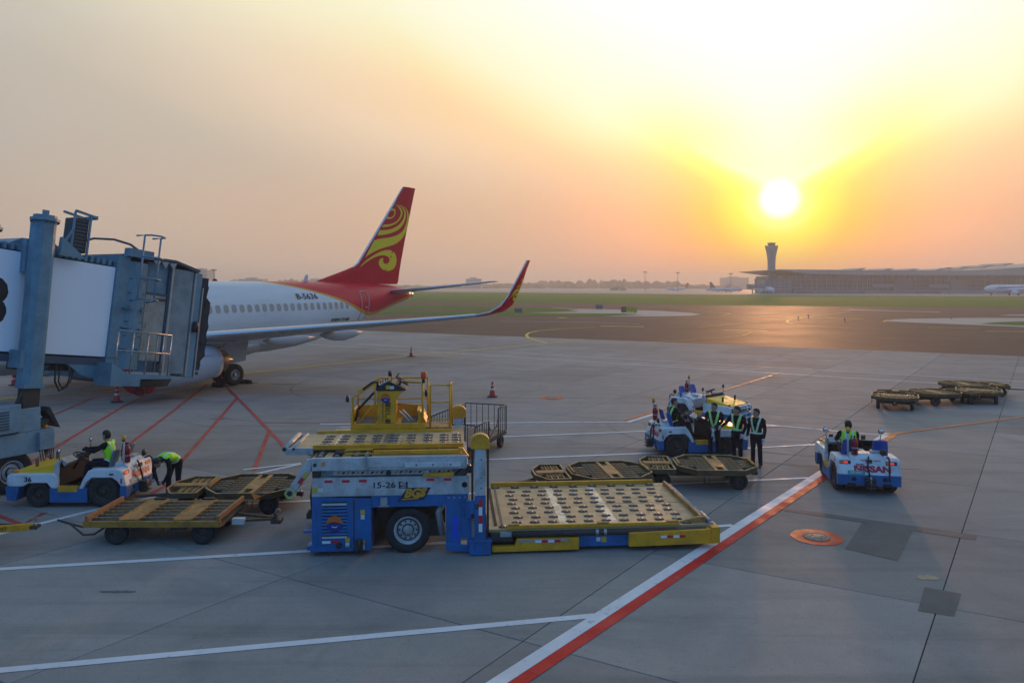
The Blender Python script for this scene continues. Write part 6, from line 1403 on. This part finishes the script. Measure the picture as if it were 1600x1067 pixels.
# barred baggage cart behind the loader
BC = thing('baggage_cart', 'baggage cart with dark barred sides behind the loader masts', 'baggage cart', (0,0,0), R(72))
pr = G(791,672,.45); u_ = Vector((math.cos(R(72)), math.sin(R(72)), 0)); BCo = pr - u_*2.9; BC.location = (BCo.x, BCo.y, 0)
CD = mat('cart_boards', (.20,.15,.11), .8, dirt=.6, dc=(.1,.08,.06), scale=4)
for k in range(7): b = MB(); b.box(.02,2.88,.03+k*.2,.215+k*.2,.43,.46,CD); b.build('plank', BC)
b = MB(); b.box(0,2.9,-.01,1.46,.34,.43,DSTEEL); b.bar((1.2,.7,.3),(3.5,.7,.28),.06,.06,DSTEEL); b.build('frame', BC)
def bars(P, Q, z1=1.28, n=7, mid=True):
    P = Vector((*P,.46)); Q = Vector((*Q,.46)); c = MB(); c.tube([P, P+Vector((0,0,z1-.46)), Q+Vector((0,0,z1-.46)), Q], .022, DSTEEL, 7); f = c.build('rail_frame', BC)
    for i in range(1,n): a = P.lerp(Q,i/n); c = MB(); c.cyl(a, a+Vector((0,0,z1-.46)), .012, DSTEEL, 6); c.build('bar', f)
bars((2.88,.0),(2.88,1.44),1.28,7); bars((.1,1.44),(2.88,1.44),1.28,13); bars((2.1,.0),(2.88,.0),1.28,4); bars((.0,.0),(1.2,.0),1.05,6); bars((.02,.0),(.02,1.44),1.1,6)
b = MB(); b.tube([(2.1,.02,.95),(1.9,.0,.75),(1.65,.02,.66),(1.4,.02,.72),(1.2,.0,.9)], .014, DSTEEL, 6); b.tube([(2.1,.02,.75),(1.7,.02,.62),(1.3,.02,.5)], .012, DSTEEL, 6); b.build('drop_chain', BC)
for x in (.5,2.35):
    for y in (.02,1.42): wheel(BC, (x,y,.20), .20, .13, .09, rimmat=DSTEEL)

# ================================================================ PEOPLE
SKIN = mat('skin', (.42,.23,.15), .55); NAVYC = mat('navy_uniform', (.010,.011,.018), .85, dirt=.5, dc=(.022,.022,.03), scale=9, bump=.4, bscale=25, spec=.2)
SHOE = mat('black_shoe', (.012,.012,.012), .4); HAIR = mat('black_hair', (.008,.007,.007), .6, bump=.5, bscale=120); GLOVE = mat('white_glove', (.6,.6,.62), .8); DGLOVE = mat('dark_glove', (.02,.02,.022), .8)
LIME = mat('lime_vest', (.36,.85,.015), .6, bump=.3, bscale=30); SILV = mat('silver_reflective_tape', (.62,.63,.63), .35); SHIRT = mat('shirt_blue', (.03,.05,.16), .8); EYE = mat('eye_dark', (.02,.015,.012), .3); LIP = mat('lip', (.25,.10,.08), .5)
def ring_loft(b, pts, rad, lat, m, n=12):
    pts = [Vector(p) for p in pts]; rings = []
    for i, p in enumerate(pts):
        d = (pts[min(i+1,len(pts)-1)] - pts[max(i-1,0)]).normalized(); l = (lat - d*lat.dot(d)).normalized(); f = d.cross(l)
        rx, ry = rad[i] if isinstance(rad[i], tuple) else (rad[i], rad[i])
        rings.append([p + l*math.cos(2*PI*j/n)*rx + f*math.sin(2*PI*j/n)*ry for j in range(n)])
    b.loft(rings, m, True)
    for e, k in ((0,1),(-1,-2)):
        pass
def sphere(b, c, rx, ry, rz, m, Mx=None, n=14):
    c = Vector(c); rings = []
    for i in range(1,8):
        a = PI*i/8; rings.append([(Mx @ Vector((math.sin(a)*math.cos(2*PI*j/n)*rx, math.sin(a)*math.sin(2*PI*j/n)*ry, -math.cos(a)*rz)) if Mx else Vector((math.sin(a)*math.cos(2*PI*j/n)*rx, math.sin(a)*math.sin(2*PI*j/n)*ry, -math.cos(a)*rz)))+c for j in range(n)])
    b.loft(rings, m, True)
def person(label, J, loc, rz, vest='strap', head_yaw=0, head_pitch=0, gloves=(None,None), curl=(.5,.5), hand_dir=None, vest_back=True, group=None, hairc=True, hold=None):
    """J: joints in the figure's own frame, x forward, y left, z up. Torso, limbs and head are merged into one surface by voxel remesh."""
    t = thing('person', label, 'person', loc, rz, group)
    Y = Vector((0,1,0)); j = {k: Vector(v) for k, v in J.items()}
    b = MB(); dm = NAVYC
    sp = [j['pelvis']-(j['chest']-j['pelvis'])*.22, j['pelvis'], j['waist'], j['chest'], j['chest'].lerp(j['neck'],.55), j['neck']]
    trad = [(.14,.10),(.172,.118),(.150,.105),(.178,.118),(.165,.095),(.065,.06)]
    ring_loft(b, sp, trad, Y, dm, 16)
    hc = j['head']; ring_loft(b, [j['neck']-(hc-j['neck'])*.2, j['neck'], hc], [.062,.058,.056], Y, dm)
    HM = Matrix.Rotation(head_yaw,3,'Z') @ Matrix.Rotation(head_pitch,3,'Y')
    sphere(b, hc + HM @ Vector((.0,0,.035)), .098, .077, .105, dm, HM); sphere(b, hc + HM @ Vector((.030,0,-.045)), .062, .056, .070, dm, HM)
    b.lathe([(.001,-.03),(.016,-.012),(.013,.0),(.002,.012)], (0,0,0), 'z', dm, 8) if False else None
    nose = [hc + HM @ Vector(p) for p in ((.088,0,.03),(.112,0,-.012),(.092,0,-.025))]; ring_loft(b, nose, [.010,.017,.012], HM @ Y, dm, 8)
    for s in (-1,1): sphere(b, hc + HM @ Vector((-.005,s*.080,.0)), .022, .012, .034, dm, HM, 8)
    for s, k in ((1,'l'),(-1,'r')):
        sh, el, wr = j['sh_'+k], j['el_'+k], j['wr_'+k]
        lat = (el-sh).cross(wr-el); lat = lat.normalized() if lat.length > 1e-3 else Vector((1,0,0))
        ring_loft(b, [j['chest'].lerp(j['neck'],.45).lerp(sh,.45), sh+(el-sh).normalized()*.02-(sh-j['neck']).normalized()*.02, sh.lerp(el,.16)+(sh-j['neck']).normalized()*.005, sh.lerp(el,.35), sh.lerp(el,.75), el, el.lerp(wr,.3), el.lerp(wr,.7), wr], [.070,.060,.068,.063,.055,.050,.050,.042,.036], lat, dm)
        hp, kn, an = j['hip_'+k], j['kn_'+k], j['an_'+k]
        ring_loft(b, [hp+(hp-kn).normalized()*.05, hp, hp.lerp(kn,.3), hp.lerp(kn,.7), kn, kn.lerp(an,.3), kn.lerp(an,.7), an, an+(an-kn).normalized()*.03], [.095,.105,.092,.075,.066,.068,.060,.058,.055], Y, dm)
        to = j['to_'+k]; hl = an - (to-an).normalized()*.06; hl.z -= .02
        ring_loft(b, [hl, an.lerp(to,.15)-Vector((0,0,.025)), an.lerp(to,.6)-Vector((0,0,.02)), to], [(.036,.040),(.042,.050),(.048,.036),(.036,.024)], Y, dm)
        hd_ = ((hand_dir or {}).get(k) or (wr-el)).normalized(); palm = wr + hd_*.055
        ring_loft(b, [wr, wr+hd_*.03, palm, wr+hd_*.095], [(.030,.022),(.040,.020),(.043,.018),(.040,.015)], lat.cross(hd_) if abs(lat.dot(hd_)) < .9 else Y, dm)
    o = b.build('body', t)
    md = o.modifiers.new('r', 'REMESH'); md.mode = 'VOXEL'; md.voxel_size = .0135; md.use_smooth_shade = True
    m2 = o.modifiers.new('s', 'SMOOTH'); m2.iterations = 6; m2.factor = .5
    bpy.context.view_layer.update()
    me = bpy.data.meshes.new_from_object(o.evaluated_get(bpy.context.evaluated_depsgraph_get()))
    o.modifiers.clear(); o.data = me
    # zones by nearest limb
    mats = [NAVYC, SKIN, SHOE, GLOVE, DGLOVE, EYE, LIP]; me.materials.clear()
    for m_ in mats: me.materials.append(m_)
    segs = []
    def seg(a, c, zone, r): segs.append((a, c, zone, r))
    for i_, (a, c) in enumerate(zip(sp, sp[1:])): seg(a, c, 'torso', (.14,.14,.14,.12,.065)[i_])
    seg(j['neck']+(hc-j['neck'])*.15, hc+Vector((0,0,.05)), 'head', .085)
    for k in 'lr':
        seg(j['sh_'+k], j['el_'+k], 'arm', .06); seg(j['el_'+k], j['wr_'+k], 'arm', .045)
        hd_ = ((hand_dir or {}).get(k) or (j['wr_'+k]-j['el_'+k])).normalized(); seg(j['wr_'+k]+hd_*.02, j['wr_'+k]+hd_*.1, 'hand_'+k, .035)
        seg(j['hip_'+k], j['kn_'+k], 'leg', .09); seg(j['kn_'+k], j['an_'+k], 'leg', .06); seg(j['an_'+k]-Vector((0,0,.03)), j['to_'+k], 'foot', .045)
    def near(p):
        best = None
        for a, c, z, r in segs:
            d = c-a; q_ = max(0, min(1, (p-a).dot(d)/d.length_squared)); v = (p-(a+d*q_)).length - r
            if best is None or v < best[0]: best = (v, z)
        return best[1]
    HI = HM.inverted()
    vestf = []; hairf = []
    ax = [j['pelvis'], j['waist'], j['chest'], j['chest'].lerp(j['neck'],.55), j['neck']]
    cum = [0]
    for a, c in zip(ax, ax[1:]): cum.append(cum[-1]+(c-a).length)
    def torso_uv(p):
        bd = None
        for i, (a, c) in enumerate(zip(ax, ax[1:])):
            d = c-a; q_ = (p-a).dot(d)/d.length_squared; qc = max(0, min(1, q_)); v = (p-(a+d*qc)).length
            if bd is None or v < bd[0]: bd = (v, (cum[i]+d.length*(q_ if i in (0,len(ax)-2) else qc))/cum[-1], (p-(a+d*qc)).dot(d.cross(Y)*-1))
        return bd[1], p.y-j['pelvis'].y*0, bd[2]
    for f in me.polygons:
        p = f.center.copy(); z = near(p); mi_ = 0
        if (HI @ (p-hc)).z > -.125 and (p-hc).length < .16 and z in ('torso','arm'): z = 'head'
        if z == 'head':
            l = HI @ (p-hc); mi_ = 1
            if hairc and ((l.z > .085-.2*max(0,-l.x)) or (l.x < .045 and l.z > .05) or (l.x < -.012 and l.z > -.045)) and not (abs(l.y) > .076 and -.03 < l.x < .03 and l.z < .035): hairf.append(f.index)
            if l.x > .06 and abs(l.y) < .042 and abs(l.y) > .018 and .012 < l.z < .032: mi_ = 5
            if l.x > .06 and abs(l.y) < .026 and -.066 < l.z < -.052: mi_ = 6
        elif z == 'foot': mi_ = 2
        elif z.startswith('hand'):
            gl = gloves[0 if z[-1] == 'l' else 1]; mi_ = {None: 1, 'w': 3, 'd': 4}[gl]
        elif z in ('torso','arm'):
            v, y, fr = torso_uv(p); shd = min((p-j['sh_l']).length, (p-j['sh_r']).length)
            if (z == 'torso' or (abs(y) < .17 and v > .6 and shd < .15 and abs(fr) < .13)) and .06 < v < .97: vestf.append((f.index, v, y, fr))
        f.material_index = mi_
    # fingers and thumbs, part of the same body
    fb = MB()
    for ki, k in enumerate('lr'):
        el, wr = j['el_'+k], j['wr_'+k]; hd_ = ((hand_dir or {}).get(k) or (wr-el)).normalized()
        lat = (j['el_'+k]-j['sh_'+k]).cross(wr-el); lat = lat.normalized() if lat.length > 1e-3 else Vector((1,0,0))
        side = (lat.cross(hd_) if abs(lat.dot(hd_)) < .9 else Y).normalized(); inn = hd_.cross(side).normalized()
        if inn.dot(Vector((0,-1 if k == 'l' else 1,-.2))) < 0: inn = -inn
        gm_ = {None: SKIN, 'w': GLOVE, 'd': DGLOVE}[gloves[ki]]; cu = curl[ki]
        for q_, ln in zip((-1.5,-.5,.5,1.5), (.062,.075,.080,.070)):
            base_ = wr + hd_*.088 + side*q_*.019; p1 = base_ + (hd_*math.cos(cu*.7)+inn*math.sin(cu*.7))*ln*.45; p2 = p1 + (hd_*math.cos(cu*1.6)+inn*math.sin(cu*1.6))*ln*.32; p3 = p2 + (hd_*math.cos(cu*2.3)+inn*math.sin(cu*2.3))*ln*.25
            fb.tube([base_-hd_*.02, base_, p1, p2, p3], [.0095,.0095,.0088,.008,.006], gm_, 7)
        tb0 = wr + hd_*.035 + side*.034; fb.tube([tb0-side*.015, tb0, tb0+(side*.7+hd_*.6+inn*.3)*.032, tb0+(side*.5+hd_*.95+inn*.5)*.055], [.012,.012,.0105,.007], gm_, 7)
    fo = fb.build('fingers', t)
    bm = bmesh.new(); bm.from_mesh(me); n0 = len(bm.faces)
    fm = fo.data; off = {m_.name: i for i, m_ in enumerate(mats)}
    vs = [bm.verts.new(v.co) for v in fm.vertices]
    for f in fm.polygons:
        try: nf_ = bm.faces.new([vs[i] for i in f.vertices]); nf_.material_index = off[fm.materials[f.material_index].name]; nf_.smooth = True
        except ValueError: pass
    bm.to_mesh(me); bm.free(); bpy.data.objects.remove(fo)
    def shell(name, faces, thick, mats_, mfun):
        vm = {}; vs = []; fs = []; mi_ = []
        for fi in faces:
            f = me.polygons[fi]; ids = []
            for vi in f.vertices:
                if vi not in vm: vm[vi] = len(vs); vs.append(me.vertices[vi].co + me.vertices[vi].normal*thick)
                ids.append(vm[vi])
            fs.append(ids); mi_.append(mfun(fi))
        if not fs: return
        m_ = bpy.data.meshes.new(name); m_.from_pydata([tuple(v) for v in vs], [], fs)
        for x in mats_: m_.materials.append(x)
        for f, i in zip(m_.polygons, mi_): f.material_index = i; f.use_smooth = True
        o2 = link(name, m_, t); sd = o2.modifiers.new('solid', 'SOLIDIFY'); sd.thickness = thick*.8; sd.offset = -1
        return o2
    info = {}
    def keep(v, y, fr):
        ay = abs(y)
        if vest == 'full':      # waistcoat with shoulder tapes, open front
            if fr > .02 and ay < .035+.06*max(0,v-.3): return None
            tape = abs(ay-(.075+.02*(1-v))) < .020 and v > .16 or .10 < v < .18
            return 1 if tape else 0
        if vest == 'strap':     # V shaped lime harness waistcoat
            if fr > -.03:
                c = .035+.12*max(0,v-.12); w = .034
                if .06 < v < .17 : return 1 if .095 < v < .14 else 0
                if abs(ay-c) < w: return 1 if abs(ay-c) < .013 else 0
                return None
            if v < .17: return 1 if .095 < v < .14 else 0
            return 1 if abs(ay-.075) < .018 else 0
        if vest == 'harness':
            if fr > -.03:
                c = .02+.135*max(0,v-.12)
                if .06 < v < .16: return 1 if v > .085 else 0
                if abs(ay-c) < .026: return 1 if abs(ay-c) < .019 else 0
                return None
            if .06 < v < .16: return 1
            return 1 if abs(ay-.08) < .022 else None
    for fi, v, y, fr in vestf:
        k_ = keep(v, y-j['chest'].y*0, fr)
        if k_ is not None: info[fi] = k_
    if vest: shell('vest', list(info), .014, [LIME, SILV], lambda fi: info[fi])
    shell('hair', hairf, .016, [HAIR], lambda fi: 0)
    return t, j
def stand(h=1.0, **kw):
    J = dict(pelvis=(0,0,.93), waist=(0,0,1.06), chest=(.0,0,1.26), neck=(-.01,0,1.44), head=(.015,0,1.545),
        sh_l=(-.01,.185,1.385), el_l=(-.03,.235,1.11), wr_l=(.03,.245,.875), sh_r=(-.01,-.185,1.385), el_r=(-.03,-.235,1.11), wr_r=(.03,-.245,.875),
        hip_l=(0,.09,.89), kn_l=(.015,.105,.49), an_l=(-.02,.11,.085), to_l=(.15,.14,.03), hip_r=(0,-.09,.89), kn_r=(.015,-.105,.49), an_r=(-.02,-.11,.085), to_r=(.15,-.14,.03))
    J.update(kw); return {k: tuple(c*h for c in v) for k, v in J.items()}
def face_to(p, q): return math.atan2(q[1]-p[1], q[0]-p[0])
# three workers at the tractor
p1 = G(1116,716); person('worker in lime vest leaning on the tractor, holding white gloves in front', stand(1.0, wr_l=(.21,.03,.97), el_l=(.05,.24,1.13), wr_r=(.22,-.03,.95), el_r=(.05,-.24,1.13), kn_r=(.05,-.11,.49)), p1, R(-112), 'strap', head_yaw=R(-42), curl=(.9,.9), hand_dir={'l': Vector((.6,-.6,-.3)), 'r': Vector((.6,.6,-.3))}, group='ground crew by the tractors')
p2 = G(1152,722.5); person('worker in lime vest with one white glove reaching onto the tractor hood', stand(.985, wr_r=(.28,-.38,1.06), el_r=(.06,-.33,1.16), wr_l=(.08,.23,.90), el_l=(-.06,.25,1.13), kn_l=(.04,.12,.49)), p2, R(-135), 'strap', head_yaw=R(-35), gloves=('w','w'), group='ground crew by the tractors')
p3 = G(1182,729.5); person('worker in navy with silver harness standing apart, white gloved arms hanging down', stand(1.0, chest=(.01,0,1.26), wr_l=(.06,.24,.87), wr_r=(.05,-.25,.88), kn_r=(.03,-.09,.49)), p3, R(-128), 'harness', head_yaw=R(-38), gloves=('w','w'), group='ground crew by the tractors')
gl = thing('glove_pair', 'pair of white gloves held by the worker leaning on the tractor', 'gloves', p1 + Vector((math.cos(R(-112))*.30, math.sin(R(-112))*.30, 0)), R(-112))
b = MB()
b.loft([[Vector((.0+x*.4, y, z)) for x, y in ((-.03,-.035),(.03,-.03),(.035,.035),(-.025,.04))] for z in (.78,.86,.94)], GLOVE)
b.build('palm', gl)
for k in range(4): b = MB(); b.tube([(.005,-.027+k*.018,.79),(.012,-.03+k*.02,.74),(.008,-.034+k*.022,.70)], [.010,.010,.007], GLOVE, 6); b.build('finger', gl)
# drivers: figure local origin is the seat surface point
def sit(**kw):
    J = dict(pelvis=(.02,0,.10), waist=(-.01,0,.24), chest=(.0,0,.44), neck=(.02,0,.62), head=(.045,0,.725),
        sh_l=(.02,.185,.565), el_l=(.17,.25,.36), wr_l=(.40,.19,.38), sh_r=(.02,-.185,.565), el_r=(.17,-.25,.36), wr_r=(.40,-.19,.38),
        hip_l=(.04,.095,.08), kn_l=(.46,.13,.10), an_l=(.56,.13,-.30), to_l=(.70,.15,-.36), hip_r=(.04,-.095,.08), kn_r=(.46,-.13,.10), an_r=(.56,-.13,-.30), to_r=(.70,-.15,-.36))
    J.update(kw); return J
def seat_pos(tug, y=.36, x=.56, z=.885):
    a = tug.rotation_euler.z; l = tug.location; return Vector((l.x+x*math.cos(a)-y*math.sin(a), l.y+x*math.sin(a)+y*math.cos(a), z))
person('driver in lime vest at the wheel of tractor 36', sit(wr_l=(.55,.10,.42), el_l=(.28,.22,.40), wr_r=(.60,-.16,.40), el_r=(.30,-.22,.40), chest=(.05,0,.44), neck=(.07,0,.62), head=(.10,0,.72)), seat_pos(TA), TA.rotation_euler.z, 'full', gloves=('d','d'), curl=(1.0,1.0), head_yaw=R(-14))
person('driver in lime straps seated on the tractor beside the standing workers', sit(wr_l=(.30,.10,.16), el_l=(.10,.26,.30), wr_r=(.32,-.14,.18), el_r=(.10,-.26,.32), an_l=(.52,.14,-.30)), seat_pos(TCc, -.36 if False else -.36), TCc.rotation_euler.z, 'strap', gloves=('w','w'), head_yaw=R(-22))
person('driver seen from behind on the tractor with lit tail lamps', sit(), seat_pos(TDd), TDd.rotation_euler.z, 'full', head_yaw=R(8), curl=(1.0,1.0))
# man bending over the dolly coupling
pB = G(269,777)
Jb = dict(pelvis=(-.10,0,.90), waist=(.02,0,1.0), chest=(.22,0,1.04), neck=(.40,0,1.02), head=(.50,0,.96), sh_l=(.35,.19,1.0), el_l=(.36,.23,.72), wr_l=(.40,.12,.52), sh_r=(.35,-.19,1.0), el_r=(.36,-.23,.72), wr_r=(.40,-.10,.50),
    hip_l=(-.12,.09,.87), kn_l=(-.06,.13,.47), an_l=(-.10,.14,.085), to_l=(.07,.17,.03), hip_r=(-.12,-.09,.87), kn_r=(-.02,-.12,.47), an_r=(-.02,-.13,.085), to_r=(.15,-.15,.03))
person('worker in lime vest bending down to couple the dolly', Jb, pB, R(-106), 'full', head_pitch=R(48), gloves=('d','d'), curl=(1.1,1.1))
